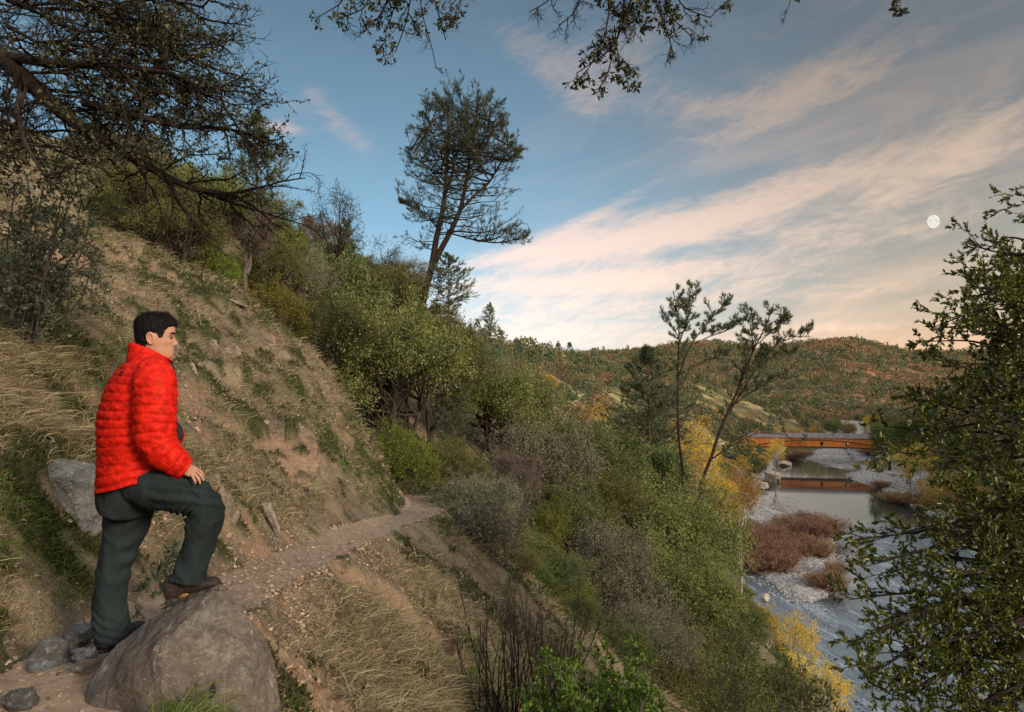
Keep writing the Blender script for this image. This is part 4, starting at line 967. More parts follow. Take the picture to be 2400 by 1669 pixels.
    fing = [[(455,1099,-.130),(465,1102,-.128),(473,1109,-.122),(478,1117,-.116)],
            [(456,1104,-.152),(466,1110,-.154),(473,1118,-.151),(477,1127,-.145)],
            [(453,1109,-.174),(461,1117,-.180),(467,1126,-.179),(469,1134,-.174)],
            [(448,1112,-.192),(453,1120,-.200),(457,1128,-.201),(458,1134,-.197)],
            [(441,1095,-.135),(449,1094,-.122),(456,1096,-.112),(462,1100,-.106)]]
    for k, fg in enumerate(fing):
        r0 = (.0078,.0080,.0077,.0068,.0090)[k]
        parts.append(limb_loft([tuple(hp(*q))+((r0*s,)*2) for q, s in zip(fg, (1.08,1.0,.95,.72))], 20, 12))
    # left hand, tucked to the jacket pocket
    parts.append(limb_loft([tuple(UP(a,b,d))+(.014,.03) for a,b,d in ((400,1018,.10),(404,1024,.05),(402,1030,.0))], 10, 16))
    V, Q = remesh(parts, .0028, 1)
    body = mk('body', V, Q, mskin, parent=e)
    # eyes, brow
    for sgn in (-1, 1):
        c0 = TF(np.array([[.0795, sgn*.031, .001]]))[0]
        v, F_ = loft([c0-up*.011, c0-up*.008, c0, c0+up*.008, c0+up*.011], [hf*.002, hf*.008, hf*.0115, hf*.008, hf*.002], [hl*.002, hl*.008, hl*.0115, hl*.008, hl*.002], 16)
        o = mk('eye', v, F_, meye, parent=e)
        bw = TF(np.array([[.093,sgn*.014,.0205],[.0945,sgn*.026,.0245],[.089,sgn*.040,.025],[.078,sgn*.051,.020]]))
        v, F_ = limb_loft(np.hstack([bw, np.array([[.0030,.0030],[.0040,.0045],[.0036,.0045],[.0015,.002]])]), 14, 8); mk('eyebrow', v, F_, mhair, parent=e)
        iri = TF(np.array([[.0905, sgn*.031, .001]]))[0]
    # hair: a rough cap that dips under the skin outside the hairline
    def grow(V, ph):
        x, y, z = V[...,0], V[...,1], V[...,2]
        az = np.abs((ph+math.pi) % (2*math.pi)-math.pi)                      # 0 = face, pi = nape
        line = np.interp(az, [0,.45,.80,1.02,1.12,1.32,1.45,1.72,1.80,2.1,math.pi], [.062,.060,.052,.030,-.006,-.012,.012,.016,-.035,-.070,-.082])
        m = sst(-.006, .007, z-line)
        thick = .0040+.006*sst(.02, .085, z)+.005*sst(1.6, 2.6, az)+.009*sst(.9, .2, az)*sst(.055,.08,z)
        nz = fb3(x*90, y*90, z*60, 3, 4)
        g = m*(thick+.0035*nz)-(1-m)*.006
        n = nrm(np.stack([x, y*1.3, np.clip(z-.02, -.02, None)*1.2+1e-4], -1))
        return V+n*g[...,None]
    hv2, hF2 = head_pts(150, 160, grow)
    global RG
    RG = np.random.default_rng(3)
    hair = [(TF(hv2), hF2)]
    vv = TF(hv2[:-2]); d = np.linalg.norm(hv2[:-2]-head_pts(150,160)[0][:-2], axis=1); out = (hv2[:-2]*nrm(hv2[:-2])).sum(1) > (head_pts(150,160)[0][:-2]*nrm(hv2[:-2])).sum(1)
    idx = np.where(out & (d > .0025))[0]; idx = RG.choice(idx, 9000)
    sd = nrm(nrm(vv[idx]-O)+np.array([.45,0,.25])*hf.max()+.45*RG.normal(size=(len(idx),3)))
    L = .006+.018*RG.random(len(idx))**1.4*sst(-.02,.09, hv2[idx][:,2]); q = nrm(np.cross(sd, RG.normal(size=sd.shape)))
    sv = np.stack([vv[idx]-q*.0009, vv[idx]+q*.0009, vv[idx]+sd*L[:,None]], 1).reshape(-1,3)
    hair.append((sv, [np.arange(len(sv)).reshape(-1,3)]))
    hV, hFl = merge(hair); mk('hair', hV, hFl, mhair, parent=e)

    # ---- jacket
    pitch = .0435
    def quilt(off=0.0, A=.0098, cell=.085, seed=0):
        def f_(s, ph, V):
            w = .004*fb3(V[...,0]*9, V[...,1]*9, V[...,2]*9, 2, seed)
            v = (s+off+w*1.5)/pitch; row = np.floor(v)
            a = np.abs(np.sin(v*math.pi))**.34
            rad = .19 if cell > .08 else .09
            u = ph*rad/cell+.5*(row % 2); b = np.abs(np.sin(u*math.pi))**.25
            cr = fb3(V[...,0]*26, V[...,1]*26, V[...,2]*42, 3, seed+3)
            # creases gather beside the stitch lines
            fine = fb3(V[...,0]*70, V[...,1]*70, V[...,2]*25, 2, seed+8)*(1-a)
            return A*(a*1.15-.65)+.0034*b+.0050*cr+.006*fine
        return f_
    rows = [(345,836,.088,.082,0),(343,846,.100,.088,-.02),(338,856,.150,.100,-.04),(332,868,.190,.112,-.05),(322,884,.218,.122,-.04),(315,906,.230,.134,-.02),(310,936,.236,.150,.0),(312,970,.236,.172,.02),(318,1000,.234,.190,.05),
            (322,1030,.232,.196,.08),(320,1056,.226,.188,.12),(316,1084,.228,.184,.18),(315,1112,.232,.186,.24),(316,1124,.222,.180,.26),(317,1121,.20,.160,.26)]
    rr = np.array([tuple(UP(a, b, 0))+(c, d, k) for a, b, c, d, k in rows]); r = resamp(rr, 150)
    # sections tilt: the front of the hem rides up over the thigh
    A = rt[None]*r[:,3:4]; B = f[None]*r[:,4:5]
    B = B+up[None]*(r[:,5:6]*r[:,4:5]*1.15); A = A+up[None]*(r[:,5:6]*r[:,3:4]*.25)
    A = A*.965; B = B*.965; jp = [loft(r[:,:3]+np.array([.008,0,0]), A, B, 140, quilt(.01), True, 2.06)]
    # right sleeve
    srows = [(352,858,-.12,.055,.05),(358,872,-.155,.082,.075),(362,892,-.178,.096,.090),(364,925,-.19,.097,.094),(363,965,-.20,.095,.092),(363,1005,-.205,.093,.090),(368,1036,-.205,.090,.088),(384,1060,-.20,.082,.080),(404,1077,-.185,.070,.070),(423,1091,-.16,.057,.060),(434,1099,-.145,.046,.050),(436,1100,-.143,.036,.040)]
    jp.append(limb_loft([tuple(UP(a,b,d))+(ra,rb) for a,b,d,ra,rb in srows], 120, 72, disp=quilt(.02, .0092, .055, 20)))
    lrows = [(310,866,.06,.05,.05),(304,885,.11,.07,.07),(306,925,.15,.085,.08),(326,970,.19,.085,.08),(358,1000,.20,.080,.075),(388,1012,.15,.066,.062),(406,1020,.09,.050,.050),(410,1026,.05,.035,.035)]
    jp.append(limb_loft([tuple(UP(a,b,d))+(ra,rb) for a,b,d,ra,rb in lrows], 100, 64, disp=quilt(.0, .0092, .055, 30)))
    V, Fl = merge(jp); jk = mk('jacket', V, Fl, mred, parent=e)
    # collar, a standing ring that opens at the front
    K = 26; ns = 96; ph = np.arange(ns)/ns*2*math.pi
    Vc = []
    for k in range(K):
        s = k/(K-1); inner = s > .55; q = s/.55 if not inner else 1-(s-.55)/.45
        c0 = UP(343,850)*(1-q)+UP(357,824)*q
        a = (.098*(1-q)+.076*q)-(.008 if inner else 0); b = (.092*(1-q)+.106*q)-(.008 if inner else 0)
        puff = 0 if inner else .0042*abs(math.sin(q*math.pi*2.0))**.5
        ring = c0+np.cos(ph)[:,None]*rt*(a+puff)+np.sin(ph)[:,None]*f*(b+puff)
        ring[:,2] -= np.sin(ph)*.052*q*1.0-.004*np.cos(2*ph)*q; Vc.append(ring)
    Vc = np.array(Vc); i = np.arange(K*ns).reshape(K, ns); j = np.roll(i, -1, 1)
    Qc = np.stack([i[:-1], j[:-1], j[1:], i[1:]], -1).reshape(-1,4)
    mk('collar', Vc.reshape(-1,3), Qc, mred, parent=jk)
    zv, zf = limb_loft([tuple(UP(403,848,.03))+(.004,.004), tuple(UP(407,862,.02))+(.004,.004), tuple(UP(412,884,.03))+(.003,.003)], 20, 8); mk('zip', zv, zf, mblk, parent=jk)
    # pocket mouth, its inner shade a black pad, and the emblem on the shoulder
    pk = limb_loft([tuple(UP(413,988,-.075))+(.004,.003), tuple(UP(419,1005,-.085))+(.017,.008), tuple(UP(418,1024,-.09))+(.022,.010), tuple(UP(410,1040,-.095))+(.006,.004)], 20, 16, side=(.5,-.85,0)); mk('pocket', pk[0], pk[1], mblk, parent=jk)
    # emblem: three nested quarter arcs
    em = []
    cb = UP(289,879,-.235)
    for k in range(3):
        an = np.linspace(R(100), R(182), 10); ro = .024-.0082*k
        pts = np.array([cb+np.array([ro*math.cos(x_), -.0, ro*math.sin(x_)])+np.array([.004,0,-.004]) for x_ in an])
        em.append(limb_loft(np.hstack([pts, np.full((10,1), .0029), np.full((10,1), .003)]), 14, 6))
    return e, jk, em, dict(mred=mred, mgrn=mgrn, mboot=mboot, msole=msole, mlace=mlace, mblk=mblk, mtan=mtan, f=f, rt=rt, up=up)
def surf_project(o, pts, d):
    """push points along d onto mesh o"""
    from mathutils.bvhtree import BVHTree
    me = o.data; V = [v.co.copy() for v in me.vertices]; b = BVHTree.FromPolygons(V, [tuple(p.vertices) for p in me.polygons])
    out = []
    for p in pts:
        h = b.ray_cast(Vector(p)-Vector(d)*1.0, Vector(d)); out.append(np.array(h[0]) if h[0] is not None else p)
    return np.array(out)
def build_person2():
    e, jk, em, m = build_person(); f, rt, up = m['f'], m['rt'], m['up']
    vd = nrm(UP(289,876)[None])[0]
    V, Fl = merge(em); c = V.mean(0); hit = surf_project(jk, [c], vd)[0]; V = V+(hit-c)-vd*.001
    mk('emblem', V, Fl, m['mblk'], parent=jk)
    # ---- trousers
    L = lambda rows, K=60, **k: limb_loft([tuple(UP(a,b,d))+(ra,rb) for a,b,d,ra,rb in rows], K, 44, **k)
    pel = L([(318,1075,0,.13,.17),(312,1110,0,.155,.18),(306,1150,0,.150,.18),(300,1185,.03,.115,.15),(298,1205,.04,.07,.09)])
    trail = L([(296,1120,.06,.12,.11),(302,1170,.07,.128,.115),(297,1220,.07,.108,.11),(284,1270,.06,.090,.095),(271,1320,.05,.084,.088),(263,1365,.04,.078,.082),(257,1405,.03,.077,.080),(258,1445,.02,.080,.082),(264,1478,.02,.080,.084),(267,1496,.03,.083,.086)])
    th = L([(300,1128,-.06,.10,.11),(345,1138,-.09,.115,.115),(395,1148,-.12,.108,.105),(440,1162,-.125,.096,.098),(474,1178,-.12,.088,.090),(484,1196,-.115,.088,.088),(480,1225,-.11,.088,.088),(472,1262,-.10,.078,.080),(461,1298,-.105,.078,.080),(449,1332,-.11,.082,.082),(441,1352,-.115,.085,.086),(437,1366,-.12,.089,.090)])
    def post(co, no):
        x, y, z = co.T
        X = 1200+1600*x/y; Yp = 900-1600*z/y           # where on the figure: thigh, knee or shin
        thigh = sst(320, 380, X)*sst(1215, 1170, Yp); sh = sst(1190, 1240, Yp)
        # long folds along the thigh, stacked folds at hem and behind the knee
        q = (Yp-1135-(X-360)*.12)/9.0+1.2*fb3(x*6, y*6, z*6, 2, 3)
        d = thigh*.0055*np.sin(q*2.1)
        rid = 1-np.abs(fb3(x*7+3, y*7, z*5, 3, 9))*2
        rid2 = 1-np.abs(fb3(x*8, y*8, z*2.0, 2, 19))*2.2; d += .011*(rid-.55)*sh+.011*(rid2-.60)*(1-thigh)+.006*fb3(x*16, y*16, z*10, 3, 12)+.0035*np.abs(fb3(x*30, y*30, z*14, 2, 13))
        hem = sst(1400, 1470, Yp)+sst(1330, 1372, Yp)*sst(380, 400, X)
        d += np.clip(hem, 0, 1)*.0035*np.sin(z*80+fb3(x*9, y*9, z*4, 2, 5)*9)
        knee = np.exp(-((X-430)/30)**2-((Yp-1205)/26)**2); d += knee*.010*np.sin((X+Yp)*.35)
        kb = np.exp(-((X-300)/28)**2-((Yp-1300)/70)**2); d += kb*.008*np.sin(Yp*.16+X*.08)
        return co+no*d[:,None]
    V, Q = remesh([pel, trail, th], .006, 4, post)
    tr = mk('trousers', V, Q, m['mgrn'], parent=e)
    # seam of the thigh pocket
    sp = [(398,1122),(424,1133),(446,1146),(468,1170),(482,1196),(486,1216)]
    pts = surf_project(tr, [UP(a, b) for a, b in sp], nrm(UP(440,1150)[None])[0])
    v, F_ = limb_loft(np.hstack([pts, np.full((len(pts),2), .0030)]), 50, 6); mk('seam', v, F_, m['mgrn'], parent=tr)
    # ---- boots
    def boot(heel, toe, upv, side):
        fw = toe-heel; Lg = np.linalg.norm(fw); fw = fw/Lg; upv = nrm((upv-(upv@fw)*fw)[None])[0]; sd = np.cross(fw, upv)
        s = np.linspace(0, 1, 40)
        hw = np.interp(s, [0,.03,.12,.35,.62,.80,.92,.98,1], [.010,.028,.036,.034,.047,.046,.036,.02,.006])
        top = np.interp(s, [0,.04,.16,.34,.46,.6,.75,.9,.97,1], [.055,.10,.125,.118,.092,.070,.056,.047,.034,.018])
        C = heel[None]+fw[None]*(s*Lg)[:,None]+upv[None]*(.018+top*.5)[:,None]
        up_ = loft(C, sd[None]*hw[:,None], upv[None]*(top*.5)[:,None], 30, lambda a, b, V_: .0015*fb3(V_[...,0]*60, V_[...,1]*60, V_[...,2]*60, 2), True, 2.3)
        b = empty('boot', (0,0,0)); b.parent = e
        u = mk('upper', *up_, m['mboot'], parent=b)
        hs = hw+.0045; 
        C2 = heel[None]+fw[None]*((s*1.03-.015)*Lg)[:,None]+upv[None]*(.011+.004*np.sin(s*math.pi*16)*0+.006*sst(.8,1,s))[:,None]
        so = loft(C2, sd[None]*hs[:,None], upv[None]*(np.interp(s,[0,.05,.3,.36,.5,.9,1],[.010,.020,.019,.013,.016,.014,.006])+.0018*np.sign(np.sin(s*70)))[:,None], 24, None, True, 4.5)
        mk('sole', *so, m['msole'], parent=b)
        pz = C[14]+side*sd*(hw[14]+.004)-upv*.045; v, F_ = loft([pz-fw*.028, pz, pz+fw*.024], [upv*.004, upv*.011, upv*.004], [sd*.004, sd*.007, sd*.004], 12); mk('shank', v, F_, m['mtan'], parent=b)
        for k in range(4):
            q = .40+.09*k; z0 = C[int(q*39)]+upv*(top[int(q*39)]*.5+.001)
            v, F_ = limb_loft([tuple(z0-sd*.022-upv*.006)+(.0022,.0022), tuple(z0+upv*.001)+(.0024,.0024), tuple(z0+sd*.022-upv*.006)+(.0022,.0022)], 10, 6); mk('lace', v, F_, m['mlace'], parent=b)
        return b
    bo = boot(UP(394,1417,-.135), UP(522,1376,-.09), np.array([-.25,-.1,1.]), 1)
    bo2 = boot(UP(232,1531,-.01), UP(338,1476,.40), np.array([-.1,-.15,1.]), 1)
def rockify(name, pts, seed, amp=.02, sub=5, mat=None, label=None, group=None, freq=4., sink=None, cat='rock', soft=.3):
    import bmesh
    bm = bmesh.new()
    for p in pts: bm.verts.new(Vector(p))
    r = bmesh.ops.convex_hull(bm, input=bm.verts)
    bmesh.ops.delete(bm, geom=[g for g in r['geom_interior'] if isinstance(g, bmesh.types.BMVert)], context='VERTS')
    bmesh.ops.triangulate(bm, faces=bm.faces)
    bmesh.ops.subdivide_edges(bm, edges=bm.edges, cuts=1, use_grid_fill=True); bmesh.ops.smooth_vert(bm, verts=bm.verts, factor=soft, use_axis_x=True, use_axis_y=True, use_axis_z=True)
    while len(bm.verts) < 6000*sub/5:
        bmesh.ops.subdivide_edges(bm, edges=bm.edges, cuts=1, use_grid_fill=True)
    bmesh.ops.smooth_vert(bm, verts=bm.verts, factor=soft, use_axis_x=True, use_axis_y=True, use_axis_z=True)
    bm.normal_update()
    co = np.array([v.co[:] for v in bm.verts]); no = np.array([v.normal[:] for v in bm.verts]); x, y, z = co.T*freq
    a = fb3(x*.7, y*.7, z*.7, 3, seed); b = np.abs(fb3(x*1.6, y*1.6, z*1.6, 3, seed+5)); c = fb3(x*7, y*7, z*7, 3, seed+9)
    st = np.round(a*3.2)/3.2
    co = co+no*(amp*(1.1*st*.5+.9*a-1.1*b+.42*c))[:,None]
    for v, p in zip(bm.verts, co): v.co = p
    me = bpy.data.meshes.new(name); bm.to_mesh(me); bm.free()
    for p in me.polygons: p.use_smooth = True
    if mat: me.materials.append(mat)
    o = bpy.data.objects.new(name, me); COL.objects.link(o); tag(o, label, cat, group); return o
def rockmat(name, a, b, c, lich=.0, blue=0.0, scale=1.0, dark=0.0):
    t = NT(name); p = pos(t); mpz = t.n('ShaderNodeMapping'); t.l(p, mpz.inputs[0]); mpz.inputs['Scale'].default_value = (1,1,.4); mpz.inputs['Location'].default_value = (.35,0,.2)
    n1 = t.noise(3.2*scale, 6, .62, p, .4); n2 = t.noise(30*scale, 5, .7, p); n3 = t.noise(110*scale, 3, .7, p)
    col = t.ramp(n1, [(.35,a),(.52,b),(.68,c)]); col = t.mix(t.math('MULTIPLY', t.ramp(n2, [(.38,0.),(.6,1.)]), .8), col, tuple(v*.55 for v in b))
    col = t.mix(t.math('MULTIPLY', t.ramp(n3, [(.6,0.),(.7,1.)]), .6), col, tuple(min(1, v*1.5) for v in c))
    if blue: col = t.mix(t.math('MULTIPLY', t.ramp(t.noise(4.5*scale, 4, .7, p, .6), [(.56,0.),(.62,1.)]), blue), col, (.17,.24,.29))
    if dark: col = t.mix(t.ramp(t.noise(3.4*scale, 3, .6, mpz.outputs[0], .8), [(.70,0.),(.715,1.)]), col, (.02,.018,.017))
    if lich:
        l = t.ramp(t.noise(11*scale, 5, .72, p, .3), [(.61,0.),(.635,1.)])
        col = t.mix(t.math('MULTIPLY', l, lich), col, t.mix(n3, (.34,.33,.22), (.55,.53,.38)))
    ck = t.noise(1.3*scale, 3, .5, mpz.outputs[0], .3); ckm = t.ramp(ck, [(.492,0.),(.499,1.),(.501,1.),(.508,0.)]); col = t.mix(t.math('MULTIPLY', ckm, .30), col, (.03,.024,.02))
    n1 = t.math('SUBTRACT', n1, t.math('MULTIPLY', ckm, .15))
    b_ = t.math('ADD', t.math('MULTIPLY', n1, .6), t.math('ADD', t.math('MULTIPLY', n2, .5), t.math('MULTIPLY', n3, .2)))
    t.bsdf(col, .9, .2, t.bump(b_, 1.0, .03)); return t.m
def build_rocks():
    brown = rockmat('brown_stone', (.06,.047,.038), (.14,.112,.088), (.24,.20,.16), .35, .15, 1.0, 1.0)
    pts = [P(*q) for q in [(500,1382,3.40),(530,1386,3.40),(506,1378,3.70),(420,1414,3.40),(336,1462,3.40),(322,1476,3.52),(240,1548,3.30),(198,1618,3.20),(202,1652,3.12),(262,1530,3.60),
        (377,1512,3.08),(382,1700,2.93),(300,1600,3.06),(566,1424,3.38),(616,1486,3.38),(641,1550,3.38),(656,1625,3.34),(662,1760,3.3),(520,1480,3.20),(596,1600,3.14),(610,1790,3.08),(200,1750,3.2),(380,1790,2.9),(620,1560,3.95),(300,1560,3.9),(640,1750,3.9),(250,1760,3.7)]]
    rockify('boulder', pts, 3, .016, 12, brown, 'large brown boulder with dark stains, under the raised boot of the man', freq=3.2, cat='boulder', soft=.04)
    lich = rockmat('lichen_stone', (.10,.095,.085), (.20,.19,.17), (.32,.30,.27), 1.0, .6, 1.6)
    def q(name, px, py, Y, w, h, d, seed, mat, label, tilt=0, group=None, sink=0., amp=None, cat='rock', flat=.6):
        rs = np.random.default_rng(seed); u = rs.normal(size=(15,3)); u /= np.linalg.norm(u, axis=1)[:,None]; u = np.sign(u)*np.abs(u)**flat
        s = Y/F; c = P(px, py, Y); a = u*np.array([w/2*s, d, h/2*s]); ct, st_ = math.cos(tilt), math.sin(tilt)
        a = np.stack([a[:,0]*ct-a[:,2]*st_, a[:,1], a[:,0]*st_+a[:,2]*ct], 1)
        return rockify(name, a+c, seed, amp or .10*w*s, 3, mat, label, group, freq=1.2/(w*s)*.9, cat=cat, soft=.08)
    def ray(px, py, off):
        ys = np.linspace(2.6, 40, 1400); e_ = HY-F*H((px-CX)/F*ys, ys)/ys; s_ = np.where(e_ <= py)[0]; return (ys[s_[0]] if len(s_) else 15)+off
    q('rock', 176, 1178, ray(176,1178,.0), 128, 215, .13, 21, lich, 'tall grey rock with pale lichen in the bank behind the man', .10)
    q('rock', 190, 1490, 3.95, 60, 60, .10, 22, lich, 'cracked pale rock at the foot of the bank behind the rear boot')
    grey = rockmat('grey_blue_stone', (.05,.048,.046), (.105,.10,.095), (.19,.18,.17), .3, .35, 2.0)
    q('rock', 122, 1540, 3.6, 75, 90, .11, 23, grey, 'square dark rock left of the boulder at the trail edge', .05)
    q('rock', 200, 1530, 3.55, 55, 36, .06, 24, grey, 'small blue-grey rock between the square rock and the rear boot')
    q('rock', 186, 1566, 3.45, 30, 24, .04, 25, grey, 'fist-sized grey stone in front of the blue-grey rock')
    q('rock', 40, 1640, 3.1, 80, 50, .07, 26, grey, 'low dark rock in the bottom corner beside the leaf litter')
    tan = rockmat('tan_stone', (.12,.09,.065), (.23,.18,.13), (.36,.30,.22), .35, .1, 1.2)
    tan2 = rockmat('pale_slab_stone', (.17,.14,.11), (.30,.25,.20), (.42,.36,.30), .3, .1, 1.2)
    for k, (px, py, w, h, ti, mt, lb) in enumerate([(540,825,58,50,.2,tan,'rounded tan rock high on the slope right of the man\'s head'),(500,815,34,44,.4,tan,'small tan rock tucked left of the rounded rock on the slope'),
            (640,1222,26,120,.38,tan2,'thin pale slab leaning on the bank beside the path'),(532,1190,66,110,-.1,tan,'broad grey-tan rock behind the raised knee'),(555,712,50,16,-.4,tan2,'pale flat stone at the far edge of the slope'),
            (500,1130,46,60,.1,tan,'weathered rock above the raised knee'),(452,868,20,46,.3,tan2,'narrow upright stone beside the man\'s shoulder'),(622,990,30,16,0,tan2,'small flat stone in the bare red scar'),(645,1275,30,26,0,tan,'small rock at the foot of the bank beside the path')]):
        # find the distance at which the ground shows at that spot
        ys = np.linspace(3.6, 40, 900); xs = (px-CX)/F*ys; hh = H(xs, ys); e_ = 900-F*hh/ys; s_ = np.where(e_ <= py+h*.25)[0]
        Y = ys[s_[0]] if len(s_) else 15
        q('rock', px, py, Y+.05, w, h, w/F*Y*.35, 40+k, mt, lb, ti)
    bank = rockmat('river_bank_stone', (.30,.24,.19), (.50,.42,.35), (.66,.58,.50), 0, 0, .15)
    for k, (px, py, w, h, lb) in enumerate([(1808,1118,40,34,'pale cream rock outcrop at the pool edge'),(1838,1087,30,14,'low white rocks at the water edge left of the bridge'),(1790,1140,24,20,'round rosy boulder at the pool edge'),(1795,1402,22,26,'single grey boulder in the channel beside the gold bushes')]):
        Y = 38*F/(py+h*.3-HY); q('river_rock', px, py, Y, w, h, w/F*Y*.5, 60+k, bank, lb, 0)
# ---------- near trees built limb by limb ----------
class Plant:
    def __init__(s): s.w = []; s.l = []
    def limb(s, pts, r0, r1, K=None, jit=.0, ns=8):
        p = poly(pts, K, jit); s.w.append(tubes(p, r0, r1, ns)); return p
    def twigs(s, base, m, t0, t1, ang, L, r, K=6, wander=.25, droop=.03, ns=4, taper=True):
        p, d, t = kids(base, m, t0, t1, ang); 
        Ls = L*(.5+.8*RG.random(len(p)))*((1.15-.55*t) if taper else 1)
        o = spawn(p, d, Ls, K, wander, droop); s.w.append(tubes(o, r, r*.35, ns)); return o
    def build(s, e, leaf, bark, six=True, tname='trunk', cname='crown'):
        v, f = join(s.w); mk(tname, v, f, M[bark], parent=e)
        if s.l:
            v, f = merge(s.l); mk(cname, v, f, M[leaf], parent=e)
def PP(*a): return [P(*q) for q in a]
def build_overhang():
    """oak boughs hanging into the top of the view"""
    global RG
    RG = np.random.default_rng(31); pl = Plant(); Y = 4.6
    e = empty('oak_tree', tuple(P(1350,-900,3.2))); tag(e, 'dark oak boughs hanging down into the sky at the top', 'tree')
    o = np.array(e.location)
    trunk = pl.limb([P(2900,500,1.2),P(2700,-300,1.6),P(2300,-900,2.4),P(1700,-1000,3.2)], .16, .10, 30)
    m = pl.limb([P(1700,-1000,3.2),P(1500,-600,3.8),P(1350,-300,4.4),P(1000,-260,4.6),P(800,-200,4.7)], .09, .025, 40)
    m2 = pl.limb([P(1350,-320,4.4),P(1600,-300,4.6),P(1850,-220,4.7),P(2120,-160,4.8)], .04, .012, 30)
    G = []  # drooping sprays: start, end, (leafiness)
    def spray(pts, n2, L2, nl, r=.009, L3=.10, t0=.2):
        b = pl.limb(PP(*pts), r, r*.4, 26, .03, 5)
        c = pl.twigs(b, n2, t0, 1., .75, L2, r*.42, 7, .30, .06)
        d = pl.twigs(c, 5, .15, 1., .7, L3, r*.24, 6, .38, .04, 3)
        d2 = pl.twigs(c, 4, .2, 1., .7, L3*1.2, r*.2, 6, .42, .03, 3)
        g = pl.twigs(d, 2, .3, 1., .7, L3*.4, r*.16, 4, .4, .02, 3)
        for q, k, t_ in ((d, nl, .55), (g, max(1, nl-1), .3)):
            lp, ld = alongs(q, k, t_, 1.); keep = fb3(lp[:,0]*3.2, lp[:,1]*3.2, lp[:,2]*3.2, 2, 7) > -.06
            lp, ld = lp[keep], ld[keep]; n = len(lp)
            pl.l.append(leaves6(lp, ld+rdir(n)*.9, .030*(.6+.7*RG.random(n)), .50))
    for pts in [((900,-220,4.6),(880,-60,4.5),(860,20,4.5),(790,45,4.5)),((900,-220,4.6),(930,-60,4.6),(900,30,4.6),(850,80,4.6)),((960,-250,4.6),(970,-40,4.5),(950,60,4.5),(925,125,4.5)),
                ((1000,-260,4.6),(1000,-60,4.6),(1030,40,4.6),(1045,95,4.6)),((860,-210,4.7),(830,-60,4.7),(800,10,4.7),(765,30,4.7))]:
        spray(pts, 9, .20, 3)
    spray([(990,-255,4.6),(985,20,4.5),(1010,100,4.5),(1022,160,4.5)], 7, .09, 3, .006, .07, .35)
    spray([(930,-255,4.6),(925,20,4.5),(900,80,4.5),(905,130,4.5)], 6, .09, 3, .006, .07, .35)
    for pts in [((1120,-270,4.5),(1100,-60,4.5),(1080,5,4.5),(1075,40,4.5))]: spray(pts, 9, .17, 1, .006)
    for pts in [((1400,-310,4.4),(1330,-80,4.4),(1290,0,4.4),(1240,25,4.4)),((1400,-310,4.4),(1380,-60,4.4),(1350,30,4.4),(1310,60,4.4)),((1430,-310,4.4),(1440,-40,4.4),(1420,80,4.4),(1400,130,4.4)),
                ((1450,-310,4.4),(1470,-40,4.4),(1450,80,4.4),(1420,185,4.4)),((1450,-310,4.4),(1490,-40,4.4),(1440,110,4.4),(1350,170,4.4)),((1500,-310,4.5),(1520,-40,4.5),(1560,60,4.5),(1580,135,4.5)),
                ((1560,-310,4.5),(1560,-60,4.5),(1600,20,4.5),(1665,40,4.5)),((1540,-310,4.5),(1540,-60,4.5),(1570,40,4.5),(1620,85,4.5)),((1480,-310,4.4),(1500,-80,4.4),(1480,20,4.4),(1490,80,4.4))]:
        spray(pts, 14, .21, 4)
    spray([(1440,60,4.4),(1450,140,4.4),(1470,185,4.4),(1475,205,4.4)], 7, .09, 3, .005, .07, .3)
    spray([(1900,-215,4.7),(1870,-60,4.7),(1850,10,4.7),(1832,60,4.7)], 5, .08, 3, .005, .06, .5)
    spray([(2120,-160,4.8),(2115,-60,4.8),(2112,0,4.8),(2108,34,4.8)], 4, .05, 4, .004, .05, .6)
    for k in range(len(pl.w)): pl.w[k] = (pl.w[k][0]-o, pl.w[k][1])
    for k in range(len(pl.l)): pl.l[k] = (pl.l[k][0]-o, pl.l[k][1])
    pl.build(e, 'dark', 'darkbark')
